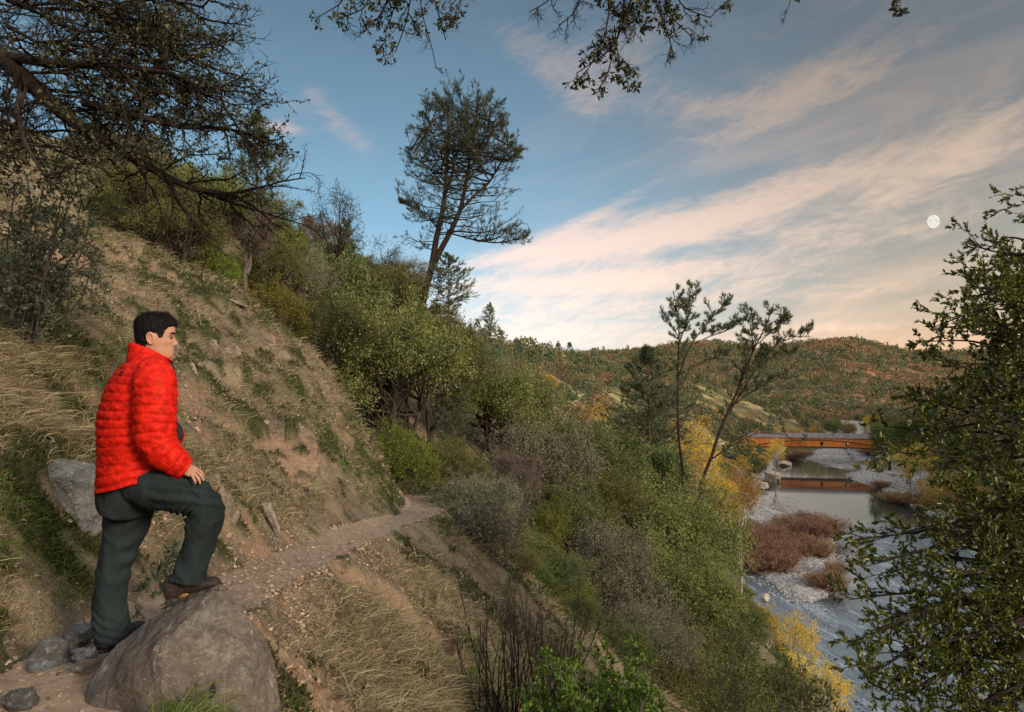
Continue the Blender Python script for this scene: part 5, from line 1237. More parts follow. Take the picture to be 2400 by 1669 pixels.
def build_left_oak():
    global RG
    RG = np.random.default_rng(41); pl = Plant()
    x0, y0 = -8.3, 6.4; g = H(x0, y0)
    e = empty('oak_tree', (x0, y0, g-.1)); o = np.array(e.location); tag(e, 'big leaning oak with dark limbs over the slope in the upper left corner', 'tree')
    b = np.array([x0, y0, g-.1])
    tr = pl.limb([b, b+np.array([.5,-.1,1.2]), P(-330,60,5.6), P(-120,90,5.4)], .22, .13, 24, 0, 10)
    D = 5.6
    main = pl.limb([P(-200,80,5.4),P(0,130,5.4),P(60,185,5.4),P(135,255,5.5),P(205,310,5.6),P(270,345,5.7),P(340,385,5.8),P(400,420,6.0),P(470,448,6.2),P(560,462,6.4)], .095, .016, 60, .01, 9)
    l2 = pl.limb([P(195,240,5.5),P(250,255,5.5),P(345,280,5.5),P(430,300,5.6),P(520,300,5.7),P(632,322,5.8)], .034, .006, 40, .02)
    l3 = pl.limb([P(395,418,6.0),P(440,440,6.0),P(540,455,6.2),P(610,440,6.3),P(660,425,6.3),P(716,417,6.3)], .026, .005, 40, .02)
    l4 = pl.limb([P(340,385,5.8),P(400,430,5.8),P(425,480,5.8),P(455,520,5.8),P(480,575,5.8)], .024, .005, 34, .04)
    l5 = pl.limb([P(470,448,6.2),P(560,480,6.3),P(640,505,6.4),P(725,530,6.5)], .018, .004, 34, .03)
    l6 = pl.limb([P(-200,60,5.4),P(0,-20,5.3),P(150,-40,5.3),P(330,-30,5.3),P(450,20,5.4)], .06, .010, 40, .03)
    l7 = pl.limb([P(0,130,5.4),P(120,150,5.3),P(260,150,5.3),P(400,170,5.4),P(520,230,5.5)], .045, .008, 40, .03)
    l8 = pl.limb([P(60,185,5.4),P(40,260,5.1),P(60,340,4.9),P(110,420,4.9)], .035, .008, 34, .03)
    l9 = pl.limb([P(150,-40,5.3),P(260,60,5.6),P(380,110,5.8),P(480,150,6.0)], .03, .006, 34, .03)
    l10 = pl.limb([P(-250,60,5.4),P(-60,-160,5.6),P(150,-200,5.7),P(330,-160,5.8)], .05, .01, 34, .03)
    def dress(base, n, L, nl, r, k2=6, t0=.15, droop=.02, leafL=.027, dens=.10):
        a = pl.twigs(base, n, t0, 1., .75, L, r, 8, .26, droop)
        c = pl.twigs(a, k2, .12, 1., .7, L*.42, r*.42, 7, .34, .02, 3)
        d = pl.twigs(c, 5, .15, 1., .7, L*.20, r*.24, 5, .4, .0, 3)
        if nl:
            for q, m, t_ in ((c, nl*2, .35), (d, nl, .2)):
                lp, ld = alongs(q, m, t_, 1.); keep = fb3(lp[:,0]*1.8, lp[:,1]*1.8, lp[:,2]*1.8, 2, 5) > dens-.25
                lp, ld = lp[keep], ld[keep]; k = len(lp); pl.l.append(leaves6(lp, ld+rdir(k), leafL*(.6+.8*RG.random(k)), .5))
    for l in (l6, l7, l9, l10): dress(l, 18, .95, 3, .012)
    dress(main, 30, .8, 1, .012, 6, .25)
    dress(l2, 20, .55, 3, .009); dress(l8, 14, .6, 4, .010)
    dress(l3, 9, .5, 0, .006, 4, .1, .0); dress(l4, 12, .6, 0, .006, 5); dress(l5, 10, .5, 0, .005, 5)
    # upper boughs whose ends make the ragged right edge of the crown
    for (px, py) in [(q_[0]-(80 if q_[0] > 300 else 0), q_[1]) for q_ in [(455,40),(425,75),(470,120),(520,150),(545,185),(570,225),(560,270),(540,300),(500,95),(440,-30),(385,30),(330,60),(480,200),(420,230),(350,200),(250,40),(180,80),(100,40),(60,120),(300,120),(380,140),(200,190),(120,230),(40,60),(330,300),(250,230),(280,170),(220,120),(410,60),(150,140),(90,200),(300,20),(370,260),(460,270),(120,330),(60,380),(200,380),(240,330),(0,260),(0,400),(20,220),(20,320),(90,300),(160,330)]]:
        sx, sy = px-RG.uniform(160,260), py-RG.uniform(0,130); d = RG.uniform(5.2,6.6)
        l = pl.limb([P(sx,sy,5.5),P((sx+px)/2,(sy+py)/2-15,(5.5+d)/2),P(px,py,d)], .016, .004, 18, .06, 4)
        dress(l, 6, .50, 3, .007, 5, .3)
    for L_ in (pl.w, pl.l):
        for k in range(len(L_)): L_[k] = (L_[k][0]-o, L_[k][1])
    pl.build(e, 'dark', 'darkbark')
    # the grey-green shrub below it
    RG = np.random.default_rng(43); pl = Plant(); Y = 6.6; bx = (60-CX)/F*Y; g = H(bx, Y)
    e = empty('shrub', (bx, Y, g-.1)); o = np.array(e.location); tag(e, 'small-leaved grey-green shrub on the slope under the big leaning oak', 'shrub')
    tips = [(40,440),(90,460),(150,490),(200,520),(235,560),(215,620),(165,640),(120,600),(60,560),(20,520),(190,580),(130,540),(80,500),(240,600),(30,470),(10,590),(100,650),(180,450),(150,420),(210,490),(60,400),(110,400)]
    for px, py in tips:
        d = RG.uniform(5.9, 7.1); q = P(px,py,d); l = pl.limb([o+np.array([0,0,.0])+RG.normal(size=3)*.08, (o+q)/2+RG.normal(size=3)*.12+np.array([0,0,.15]), q], .014, .005, 14, .05, 4)
        a = pl.twigs(l, 9, .25, 1., .7, .42, .005, 6, .3, .03, 3); c = pl.twigs(a, 6, .1, 1., .7, .15, .0025, 5, .35, .0, 3)
        lp, ld = alongs(c, 9, .1, 1.); k = len(lp); pl.l.append(leaves(lp, ld+rdir(k), .030*(.6+.8*RG.random(k)), .55))
    for L_ in (pl.w, pl.l):
        for k in range(len(L_)): L_[k] = (L_[k][0]-o, L_[k][1])
    pl.build(e, 'shrubgrey', 'greybark')
def build_bay():
    """the bay tree at the right edge"""
    global RG
    RG = np.random.default_rng(51); pl = Plant()
    x0, y0 = 6.7, 7.4; g = H(x0, y0); e = empty('bay_tree', (x0, y0, g-.2)); o = np.array(e.location)
    tag(e, 'dark glossy-leaved bay tree filling the right edge in front of the river', 'tree')
    T = [np.array([x0, y0, g-.2]), np.array([6.5,7.3,-3.5]), np.array([6.3,7.2,-1.5]), np.array([6.1,7.1,.6]), np.array([6.0,7.0,2.6]), np.array([5.9,6.9,4.2])]
    tr = pl.limb(T, .22, .03, 50, .004, 10); tz = tr[0]
    tips = [(2400,425),(2395,520),(2330,580),(2290,560),(2250,610),(2300,640),(2255,700),(2215,745),(2180,770),(2145,800),(2300,780),(2200,850),(2140,905),(2260,880),(2100,965),(2180,960),(2060,1000),(2120,1040),(2045,1060),(2200,1060),(2280,1000),
            (2350,900),(2360,700),(2380,1050),(2230,1170),(2290,1150),(2210,1235),(2120,1262),(2060,1262),(1985,1268),(2220,1240),(2340,1200),(2010,1330),(2080,1340),(2160,1330),(1980,1400),(2040,1430),(2120,1430),(2230,1350),(2330,1330),(1985,1500),(2050,1530),(2120,1520),(2200,1470),(2300,1450),
            (2010,1590),(2070,1640),(2150,1620),(2240,1570),(2340,1560),(2020,1700),(2110,1720),(2210,1700),(2320,1680),(2395,1600),(2395,1300),(2395,1450),(2380,800),(2390,640)]
    tips += [(a+RG.uniform(-30,60), b+RG.uniform(-45,45)) for a, b in tips if a > 2140]
    for (px, py) in tips:
        px += 10; py += 35 if py < 700 else 0
        d = RG.uniform(5.4, 7.6) if py < 1150 else RG.uniform(5.0, 7.2)
        tip = P(px, py, d); zc = tip[2]-RG.uniform(-.25,.35)*min(1.2, abs(6-tip[0]))
        i = int(np.argmin(np.abs(tz[:,2]-np.clip(zc, g+1, 4)))); s = tz[i]; Ln = np.linalg.norm(tip-s)
        l = pl.limb([s, s*.62+tip*.38+RG.normal(size=3)*.10*Ln*.5+np.array([0,0,.10*Ln*RG.uniform(-1,1)]), s*.25+tip*.75+RG.normal(size=3)*.05*Ln, tip], .010+.009*Ln, .004, 26, .03, 6)
        vis = min(1., 1.3/max(Ln, .5))
        a = pl.twigs(l, max(5, int(4.2*Ln)), max(.0, 1-vis*1.9), 1., .65, .50, .006, 7, .18, -.01, 4)
        c = pl.twigs(a, 5, .15, 1., .6, .20, .003, 5, .22, -.03, 3)
        for q, m in ((c, 18), (a, 11)):
            lp, ld = alongs(q, m, .2, 1.); k = len(lp); pl.l.append(leaves6(lp, ld+rdir(k)*.75+np.array([0,0,.1]), .050*(.55+.65*RG.random(k)), .38))
    for L_ in (pl.w, pl.l):
        for k in range(len(L_)): L_[k] = (L_[k][0]-o, L_[k][1])
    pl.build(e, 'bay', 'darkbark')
def guided_pine(name, label, leaders, radii, Y, nb, env, seed, leaf, bark, nl, nw, tuft, base_extra=None, up=.25, droop=.0, tmin=.3, m=8, fine=6, dead=0, rmin=.25):
    """a pine whose leaders follow measured lines; side branches reach out to the crown's outline env(z)->(left,right)"""
    global RG
    RG = np.random.default_rng(seed); pl = Plant()
    L0 = [P(a, b, Y) for a, b in leaders[0]]; x, y = L0[0][0], Y; g = H(x, y)
    if base_extra is not None: L0 = [np.array([x+base_extra, y, g-.3])]+L0
    else: L0[0][2] = min(L0[0][2], g-.2)
    e = empty('pine_tree', tuple(L0[0])); o = np.array(L0[0]); tag(e, label, 'pine tree')
    N = []
    for k, ld in enumerate(leaders):
        pts = L0 if k == 0 else [P(a, b, Y+RG.uniform(-.015,.015)*Y*(i/len(ld))) for i, (a, b) in enumerate(ld)]
        p = pl.limb(pts, radii[k][0], radii[k][1], 40, .004, 8)
        nbk = nb[k]
        if not nbk: continue
        s, d, t = kids(p, nbk, tmin[k] if isinstance(tmin, (list,tuple)) else tmin, .99, 1.15, .15)
        hz = nrm(d*np.array([1,1,0])+1e-6)
        pz = HY-F*s[:,2]/s[:,1]; l_, r_ = env(pz); cx = CX+F*s[:,0]/s[:,1]
        reach = np.where(hz[:,0] > 0, r_-cx, cx-l_)*Y/F; dep = (r_-l_)*.5*Y/F
        q = np.abs(hz[:,0]); R_ = np.clip(reach*q+dep*(1-q)*.8, rmin, .13*Y)*(.55+.5*RG.random(len(t)))
        dd = hz+np.array([0,0,1.])*(up+.28*t[:,None]**2-droop*(1-t[:,None])); 
        N.append((s, dd, R_))
    s = np.vstack([a for a,_,_ in N]); dd = np.vstack([a for _,a,_ in N]); R_ = np.concatenate([a for _,_,a in N])
    B = spawn(s, dd, R_, 9, .12, -.06)
    pl.w.append(tubes(B, .012+.012*R_, .006, 4))
    p2, d2, t2 = kids(B, fine, .25, 1., .65); C = spawn(p2, d2+np.array([0,0,.2]), R_.repeat(fine)*(.30 if rmin < 1 else .42)*(1.2-t2*.7)+.12, 5, .18, -.05)
    pl.w.append(tubes(C, .012, .006, 3))
    q, qd, tq = kids(C, tuft, .35, 1., .5)
    keep = RG.random(len(q)) < .9
    q, qd = q[keep], qd[keep]
    V, Tn = needles(q, qd+np.array([0,0,.15]), nl, nw, m); pl.l.append((V, [Tn]))
    if dead:
        s, d, t = kids(poly(L0, 40), dead, .12, .5, 1.2); B = spawn(s, d*np.array([1,1,.3]), .03*Y*(.4+.8*RG.random(len(s))), 7, .2, .03); pl.w.append(tubes(B, .02, .006, 4)); s, d, t = kids(B, 4, .3, 1, .7); pl.w.append(tubes(spawn(s, d, .012*Y, 5, .25, .03), .009, .004, 3))
    for L_ in (pl.w, pl.l):
        for k in range(len(L_)): L_[k] = (L_[k][0]-o, L_[k][1])
    pl.build(e, leaf, bark)
def build_pines():
    # the forked pine against the sky; silhouette put into dark needles and bark
    ey = [225,250,300,340,400,450,500,540,570,600,650,700]
    el = [1010,985,970,962,930,928,932,922,938,955,975,985]; er = [1158,1180,1200,1210,1236,1222,1205,1240,1242,1205,1130,1090]
    env = lambda z: (np.interp(z, ey, el), np.interp(z, ey, er))
    guided_pine('forked_pine', 'tall forked pine leaning right on the ridge, dark against the sky',
        [[(985,716),(998,672),(1013,625),(1016,600),(1024,550),(1035,510),(1043,450),(1047,380),(1050,310),(1050,240)],
         [(1012,630),(1033,585),(1058,540),(1080,490),(1090,440),(1098,390),(1110,320),(1122,240)],
         [(1042,455),(1060,410),(1070,360),(1080,300),(1083,238)],
         [(1082,490),(1110,460),(1145,430),(1170,390),(1190,340),(1192,310)],
         [(1095,400),(1125,365),(1150,320),(1162,275)],
         [(1047,400),(1030,350),(1008,300),(1000,268)], [(1060,410),(1064,340),(1060,280),(1062,232)], [(1100,400),(1130,340),(1148,290),(1150,248)], [(1170,385),(1196,370),(1212,350)], [(1045,440),(1010,400),(975,370),(960,345)],
         [(1050,545),(1100,560),(1160,570),(1225,560)],[(1028,540),(1000,500),(960,480),(940,475)]],
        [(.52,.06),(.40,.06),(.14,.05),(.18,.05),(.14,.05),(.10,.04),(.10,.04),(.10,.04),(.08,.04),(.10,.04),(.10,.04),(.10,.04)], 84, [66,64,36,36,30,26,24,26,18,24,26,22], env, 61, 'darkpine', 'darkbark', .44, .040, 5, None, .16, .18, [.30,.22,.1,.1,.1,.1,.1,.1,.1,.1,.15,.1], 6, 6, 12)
    sx = lambda L: [(1400+a/2.281, 600+b/2.281) for a, b in L]
    ty = [670,700,740,780,820,870,900]; 
    e1 = lambda z: (np.interp(z, ty, [1575,1562,1562,1562,1570,1585,1588]), np.interp(z, ty, [1625,1660,1705,1725,1700,1680,1650]))
    guided_pine('thin_pine', 'straight thin pine with bunched foliage in front of the valley',
        [sx([(458,1150),(437,1000),(428,850),(430,700),(432,560),(440,440),(425,280),(405,185)]), sx([(432,650),(470,540),(510,460),(560,390),(620,320),(690,245)]), sx([(520,470),(600,430),(680,405),(745,365)]),
         sx([(438,470),(470,370),(505,260),(512,180)]), sx([(440,720),(490,610),(580,555),(700,545)]), sx([(436,440),(400,380),(375,300)])],
        [(.15,.03),(.07,.02),(.045,.02),(.05,.02),(.035,.012),(.025,.012)], 52, [26,20,16,22,6,10], (lambda z: (e1(z)[0]+18, e1(z)[0]+62)), 62, 'pine', 'darkbark', .26, .026, 7, .25, .35, .0, [.66,.40,.30,.2,.6,.2], 6, 6, 8, 1.1)
    e2 = lambda z: (np.interp(z, [700,760,820,900,1000], [1745,1735,1740,1760,1700]), np.interp(z, [700,760,820,900,1000], [1840,1880,1895,1860,1800]))
    guided_pine('leaning_pine', 'leaning dark pine with several rising stems beside the straight thin pine',
        [sx([(545,1240),(565,1180),(610,1080),(650,940),(700,830),(760,700),(800,580),(850,470),(900,380),(942,255)]), sx([(700,840),(790,700),(870,570),(960,470),(1060,430),(1140,432)]), sx([(745,720),(790,590),(830,450),(815,360),(826,300)]),
         sx([(860,470),(930,400),(1005,335)]), sx([(612,1085),(715,1015),(850,945),(1000,950),(1095,1030)]), sx([(640,1000),(720,975),(800,962)]), sx([(720,800),(830,720),(930,670),(1020,640)]), sx([(880,570),(960,530),(1050,545)]), sx([(680,870),(760,690),(850,540)])],
        [(.20,.03),(.08,.02),(.06,.02),(.04,.018),(.06,.012),(.03,.012),(.05,.012),(.035,.012),(.07,.02)], 50, [26,20,18,14,2,2,12,10,6], (lambda z: (1770+0*z, 1800+0*z)), 63, 'pine', 'darkbark', .26, .026, 7, -.4, .35, .0, [.60,.38,.4,.3,.8,.8,.3,.3,.5], 6, 6, 6, 1.15)
    # wide dark pine left of them, with its own forked trunk
    e3 = lambda z: (np.interp(z, [815,860,930,1000], [1515,1475,1450,1480]), np.interp(z, [815,860,930,1000], [1550,1580,1600,1560]))
def build_front_plants():
    global RG
    # bare dark stems at the bottom
    RG = np.random.default_rng(71); pl = Plant(); Y = 6.3; x = (1235-CX)/F*Y; g = H(x, Y); e = empty('shrub', (x, Y, g-.05)); o = np.array(e.location)
    tag(e, 'leafless shrub of thin dark upright stems at the bottom edge', 'shrub')
    n = 46; p = o+np.stack([RG.normal(size=n)*.30, RG.normal(size=n)*.22, np.zeros(n)], -1)
    d = np.stack([RG.normal(size=n)*.18+(p[:,0]-o[0])*.5, RG.normal(size=n)*.15, np.ones(n)], -1)
    top = (HY-1400)/F*Y-g; S = spawn(p, d, top*(.75+.42*RG.random(n)), 10, .07, -.03); pl.w.append(tubes(S, .009, .0035, 5))
    a = pl.twigs(S, 5, .3, 1., .45, .42, .0035, 7, .12, -.08, 3); b = pl.twigs(a, 4, .3, 1., .5, .16, .002, 5, .15, -.05, 3)
    for L_ in (pl.w, pl.l):
        for k in range(len(L_)): L_[k] = (L_[k][0]-o, L_[k][1])
    pl.build(e, 'dark', 'darkbark', tname='stems')
    # leafy plants along the bottom
    def leafy(px, tops, Y, leaf, label, seed, Ll=.035, w=.45, nl=7, ntw=10, spread=1.0, L1=.32, dens=1):
        global RG
        RG = np.random.default_rng(seed); pl = Plant(); x = (px-CX)/F*Y; g = H(x, Y); e = empty('shrub', (x, Y, g-.1)); o = np.array(e.location); tag(e, label, 'shrub')
        for (a, b) in tops:
            q = P(a, b, Y+RG.uniform(-.5,.5)*spread); l = pl.limb([o+RG.normal(size=3)*np.array([.12,.12,0]), o*.5+q*.5+RG.normal(size=3)*.1, q], .010, .004, 14, .05, 5)
            c = pl.twigs(l, ntw, .25, 1., .6, L1, .004, 6, .2, -.05, 3); d = pl.twigs(c, 5, .1, 1., .6, L1*.4, .002, 5, .25, -.03, 3)
            lp, ld = alongs(d, nl, .1, 1.); k = len(lp); pl.l.append(leaves6(lp, ld+rdir(k)*.8, Ll*(.6+.7*RG.random(k)), w))
        for L_ in (pl.w, pl.l):
            for k in range(len(L_)): L_[k] = (L_[k][0]-o, L_[k][1])
        pl.build(e, leaf, 'greybark')
    rs = np.random.default_rng(9)
    leafy(1390, [(rs.uniform(1250,1540), 1545+abs(k-1395)*0+rs.uniform(0,110)) for k in range(24)]+[(1290,1580),(1350,1555),(1420,1545),(1480,1560),(1520,1620),(1240,1640)], 5.6, 'lush', 'bright green bushy shrub at the bottom edge', 72, .036, .48, 15, 12)
    leafy(1700, [(rs.uniform(1600,1800), rs.uniform(1480,1660)) for k in range(18)], 9.5, 'olive', 'sparse dusty green shrub with thin stems near the bottom right', 73, .05, .5, 4, 9, 1.6, .5)
    leafy(1880, [(rs.uniform(1790,1960), rs.uniform(1540,1680)) for k in range(16)], 9.0, 'bay', 'dark leafy sapling left of the bay tree at the bottom', 74, .055, .42, 5, 8, 1.4, .45)
    leafy(1180, [(rs.uniform(1090,1260), rs.uniform(1140,1230)) for k in range(16)], 12.5, 'grey', 'dusty grey shrub on the edge where the path turns', 75, .05, .5, 5, 10, 1.4, .5)
    leafy(395, [(385,1296),(402,1290),(418,1298),(392,1306),(410,1304)], 4.6, 'shrubgrey', 'small grey-green herb tuft behind the raised shin', 76, .05, .2, 7, 5, .1, .06)
def on_ground(n, th0, th1, r0, r1, seed, bias=1.0):
    rs = np.random.default_rng(seed); th = np.radians(rs.uniform(th0, th1, n)); r = np.exp(np.log(r0)+rs.random(n)**bias*(np.log(r1)-np.log(r0)))
    x = r*np.sin(th); y = r*np.cos(th); h, d, _ = terrain(x, y)
    return x, y, h, d, r, rs
def in_boulder(x, y): return ((x+1.72)/.42)**2+((y-3.42)/.40)**2 < 1
def build_cover():
    global RG
    tg = lambda nm, cols: leafmat(nm, cols, rough=.8, spec=.1, trans=.25, var=0)
    def blades(x, y, h, L, wd, lean, rs, down=.6):
        n = len(x); p = np.stack([x, y, h-.01], -1); az = rs.uniform(0, 6.283, n)
        hd = np.stack([np.cos(az), np.sin(az), np.zeros(n)], -1)*lean[:,None]+np.array([1.,.05,-.15])*down*rs.random((n,1))
        d0 = nrm(hd*.7+np.array([0,0,.9])); d1 = nrm(hd*1.6+np.array([0,0,.3])); d2 = nrm(hd*2+np.array([0,0,-.45]))
        s = nrm(np.cross(d1, rs.normal(size=(n,3)))); wv = wd[:,None]*s
        a = p; b = a+d0*L[:,None]*.4; c = b+d1*L[:,None]*.35; e = c+d2*L[:,None]*.3
        V = np.stack([a-wv, a+wv, b-wv*.9, b+wv*.9, c-wv*.6, c+wv*.6, e], 1).reshape(-1,3); i = np.arange(n)[:,None]*7
        return V, [np.concatenate([i+np.array([[0,1,3,2]]), i+np.array([[2,3,5,4]])]), i+np.array([[4,5,6]])]
    # dry grass in tufts
    x, y, h, d, r, rs = on_ground(64000, -47, 30, 1.9, 27, 81, .9)
    tuft = fbm(x*.9, y*.9, 3, 201); keep = (np.abs(d) > .50) & (tuft > -.24) & (moss_field(x, y) < .26) & (scar_field(x, y) < .12) & ~in_boulder(x, y); x, y, r, tuft, d = x[keep], y[keep], r[keep], tuft[keep], d[keep]
    m = 8; X = np.repeat(x, m); Yv = np.repeat(y, m); rr = np.repeat(r, m); tf = np.repeat(tuft, m); dd = np.repeat(d, m)
    X = X+rs.normal(size=len(X))*.035*(1+rr*.05); Yv = Yv+rs.normal(size=len(X))*.035*(1+rr*.05); hh = H(X, Yv)
    L = np.where((rr < 5.2) & ((X < -2.7) | (X > -1.2)), 1.25, .88)*(.05+.20*rs.random(len(X))**1.9)*(1+.5*np.clip(tf, 0, 1))*np.clip(1+.02*rr, 1, 1.4)*np.where(rs.random(len(X)) < .02, 2.0, 1.)*sst(.4, 1.0, np.abs(dd))
    b1 = blades(X, Yv, hh, L, .0011*(1+.22*rr)*(.7+.6*rs.random(len(X))), .3+.9*rs.random(len(X)), rs)
    # taller drooping tussocks
    x, y, h, d, r, rs = on_ground(5200, -47, 22, 2.2, 12, 89, 1.0); tk = fbm(x*.7, y*.7, 3, 291)
    keep = (np.abs(d) > .75) & (tk+.25*(x < -2.9)+.2*(x > -1.2) > .22) & (scar_field(x, y) < .05) & ~in_boulder(x, y); x, y = x[keep], y[keep]; m = 20
    X = np.repeat(x, m)+rs.normal(size=len(x)*m)*.035; Yv = np.repeat(y, m)+rs.normal(size=len(x)*m)*.035; n = len(X); rr = np.hypot(X, Yv)
    b2 = blades(X, Yv, H(X, Yv), (.10+.26*rs.random(n)**1.3), .0012*(1+.16*rr), .3+.8*rs.random(n), rs, .9)
    V, Fl = merge([b1, b2])
    o = mk('dry_grass', V, Fl, tg('dry_grass_blades', [(.10,.078,.048),(.24,.19,.11),(.46,.38,.225),(.14,.11,.07),(.32,.25,.145),(.12,.12,.045)])); tag(o, 'dry straw-coloured grass over the near slope', 'grass', kind='stuff')
    # green grass patches
    x, y, h, d, r, rs = on_ground(60000, -47, 30, 1.9, 24, 82, .9)
    g = fbm(x*.55+9, y*.55, 3, 211); nearrock = np.exp(-(((x+1.25)/.4)**2+((y-2.8)/.3)**2))+1.3*np.exp(-(((x+1.08)/.20)**2+((y-3.45)/.45)**2)); moss_hi = np.exp(-(((x+5.2)/1.6)**2+((y-6.5)/2)**2))
    keep = (np.abs(d) > .48) & ((g+nearrock*.55+moss_hi*.15) > .26) & ~in_boulder(x, y); x, y, h, r = x[keep], y[keep], h[keep], r[keep]
    m = 5; X = np.repeat(x, m)+rs.normal(size=len(x)*m)*.03; Yv = np.repeat(y, m)+rs.normal(size=len(x)*m)*.03; hh = H(X, Yv); rr = np.repeat(r, m)
    V, Fl = blades(X, Yv, hh, (.04+.10*rs.random(len(X))**1.5)*(1+.02*rr)*(1+1.1*(rr < 4)*(np.abs(X+1.15) < .4)), .0012*(1+.22*rr), .2+.6*rs.random(len(X)), rs, .3)
    o = mk('green_grass', V, Fl, tg('green_grass_blades', [(.05,.085,.015),(.09,.14,.025),(.14,.19,.04),(.2,.2,.06)])); tag(o, 'fresh green grass growing in patches on the slope', 'grass', kind='stuff')
    # dark moss cushions
    x, y, h, d, r, rs = on_ground(300000, -47, 28, 1.9, 24, 83, .9)
    g = moss_field(x, y); keep = (np.abs(d) > .55) & (g > .13); x, y, h, r = x[keep], y[keep], h[keep], r[keep]
    p = np.stack([x, y, h-.004], -1); RG = rs; n = len(x)
    V, Q = leaves(p, rdir(n)*.8+np.array([.25,0,1.]), (.016+.028*rs.random(n))*(1+.07*r), .35)
    kk = (moss_field(x, y) > .24) & (rs.random(n) < .55); n2 = int(kk.sum()); b3 = blades(x[kk], y[kk], h[kk], .04+.08*rs.random(n2)**1.5, .0012*(1+.2*r[kk]), .3+.6*rs.random(n2), rs, .5)
    V, Q = merge([(V, [Q]), b3]); o = mk('moss', V, Q, tg('moss_tips', [(.022,.027,.009),(.040,.048,.014),(.07,.078,.022),(.07,.055,.03)])); tag(o, 'dark green moss cushions on the bank and slope', 'moss', kind='stuff')
    # fallen leaves
    x, y, h, d, r, rs = on_ground(190000, -47, 32, 1.9, 30, 84, .9)
    g = fbm(x*.8, y*.8, 3, 231); keep = (rs.random(len(x)) < np.clip(.36+g*1.6, .04, 1)*np.where(np.abs(d) < .4, .14, 1)) & ~in_boulder(x, y); x, y, h, r = x[keep], y[keep], h[keep], r[keep]
    n = len(x); RG = rs; dirs = rdir(n)*np.array([1,1,.35])+np.array([.1,0,-.05])
    V, Q = leaves6(np.stack([x, y, h+.004+.012*rs.random(n)], -1), dirs, (.013+.024*rs.random(n)**1.8)*(1+.06*r), .6, .5)
    o = mk('fallen_leaves', V, Q, tg('dead_leaves', [(.16,.09,.055),(.32,.20,.13),(.46,.33,.23),(.22,.14,.10),(.58,.45,.34),(.36,.19,.09)])); tag(o, 'dry brown and pinkish fallen oak leaves', 'leaves', kind='stuff')
    # dead stalks and twigs among the grass
    x, y, h, d, r, rs = on_ground(5200, -47, 30, 2.2, 20, 85, .8); keep = (np.abs(d) > .6) & ~in_boulder(x, y); x, y, h = x[keep], y[keep], h[keep]; n = len(x); RG = rs
    S = spawn(np.stack([x, y, h], -1), rdir(n)*.9+np.array([.3,0,.8]), .12+.45*rs.random(n)**2.5, 6, .14, .06); v1 = tubes(S, .0016, .0009, 3)
    v, f = join([v1]); o = mk('dead_stalks', v, f, tg('dead_stalk', [(.10,.075,.055),(.33,.26,.15),(.20,.15,.10)])); tag(o, 'thin dead stalks and twigs tangled in the grass', 'stalks', kind='stuff')
    # small stones of the path and the scree
    def stones(x, y, h, s, rs, name, mat, label, flat=.6, cat='stones'):
        n = len(x); oc = nrm(np.array([[1,0,0],[.3,.95,0],[-.8,.6,0],[-.8,-.6,0],[.3,-.95,0],[.5,.3,.8],[-.4,.5,.75],[-.3,-.55,.78],[.1,0,-1.]], float))
        tri = np.array([[0,1,5],[1,2,6],[1,6,5],[2,3,7],[2,7,6],[3,4,7],[4,0,5],[4,5,7],[5,6,7],[1,0,8],[2,1,8],[3,2,8],[4,3,8],[0,4,8]])
        az = rs.uniform(0, 6.283, n); ax = np.stack([np.ones(n), .6+.5*rs.random(n), flat*(.5+.7*rs.random(n))], -1)
        v = oc[None]*ax[:,None]*(1+.22*rs.normal(size=(n,9,1)))*s[:,None,None]; c, s_ = np.cos(az)[:,None], np.sin(az)[:,None]
        v = np.stack([v[...,0]*c-v[...,1]*s_, v[...,0]*s_+v[...,1]*c, v[...,2]], -1)+np.stack([x, y, h], -1)[:,None]
        f = (np.arange(n)[:,None,None]*9+tri[None]).reshape(-1,3); o = mk(name, v.reshape(-1,3), f, mat, smooth=False); tag(o, label, cat, kind='stuff')
    x, y, h, d, r, rs = on_ground(26000, -47, 15, 1.9, 22, 86, .9); keep = (rs.random(len(x)) < np.where(np.abs(d) < .8, .45, .16)) & ~in_boulder(x, y); x, y, h, r = x[keep], y[keep], h[keep], r[keep]
    stones(x, y, h, (.004+.012*rs.random(len(x))**3)*(1+.1*r), rs, 'gravel', tg('small_stones', [(.14,.10,.07),(.26,.19,.13),(.36,.29,.21),(.20,.17,.15)]), 'small stones scattered on the path and bare earth', cat='gravel')
    # river cobbles on the bars and at the water's edge
    rs = np.random.default_rng(87); N = 130000; y = np.exp(rs.uniform(np.log(72), np.log(400), N)); bl = np.interp(y, BLy, BLx); br = np.interp(y, BRy, BRx); x = bl-3+(br-bl+8)*rs.random(N)
    h, _, bm = terrain(x, y); shoal = fbm(x/5, y/7, 3, 241); keep = (h > RIV-.10) & (h < RIV+1.5) | ((h > RIV-.9) & (bm > .05) & (rs.random(N) < .5) & (shoal > -.1)); x, y, h = x[keep], y[keep], np.maximum(h[keep], RIV-.03)
    stones(x, y, h, (.08+.20*rs.random(len(x))**3)*(1+y/500), rs, 'river_cobbles', tg('river_stone', [(.30,.28,.26),(.48,.45,.42),(.62,.58,.54),(.22,.21,.20),(.50,.40,.36)]), 'pale rounded cobbles on the river bars', cat='cobbles')
    # boulders breaking the rapids
    rs = np.random.default_rng(88); N = 9000; y = np.exp(rs.uniform(np.log(72), np.log(200), N)); bl = np.interp(y, BLy, BLx); br = np.interp(y, BRy, BRx); x = bl+(br-bl)*rs.random(N); g = fbm(x/6, y/8, 3, 251)
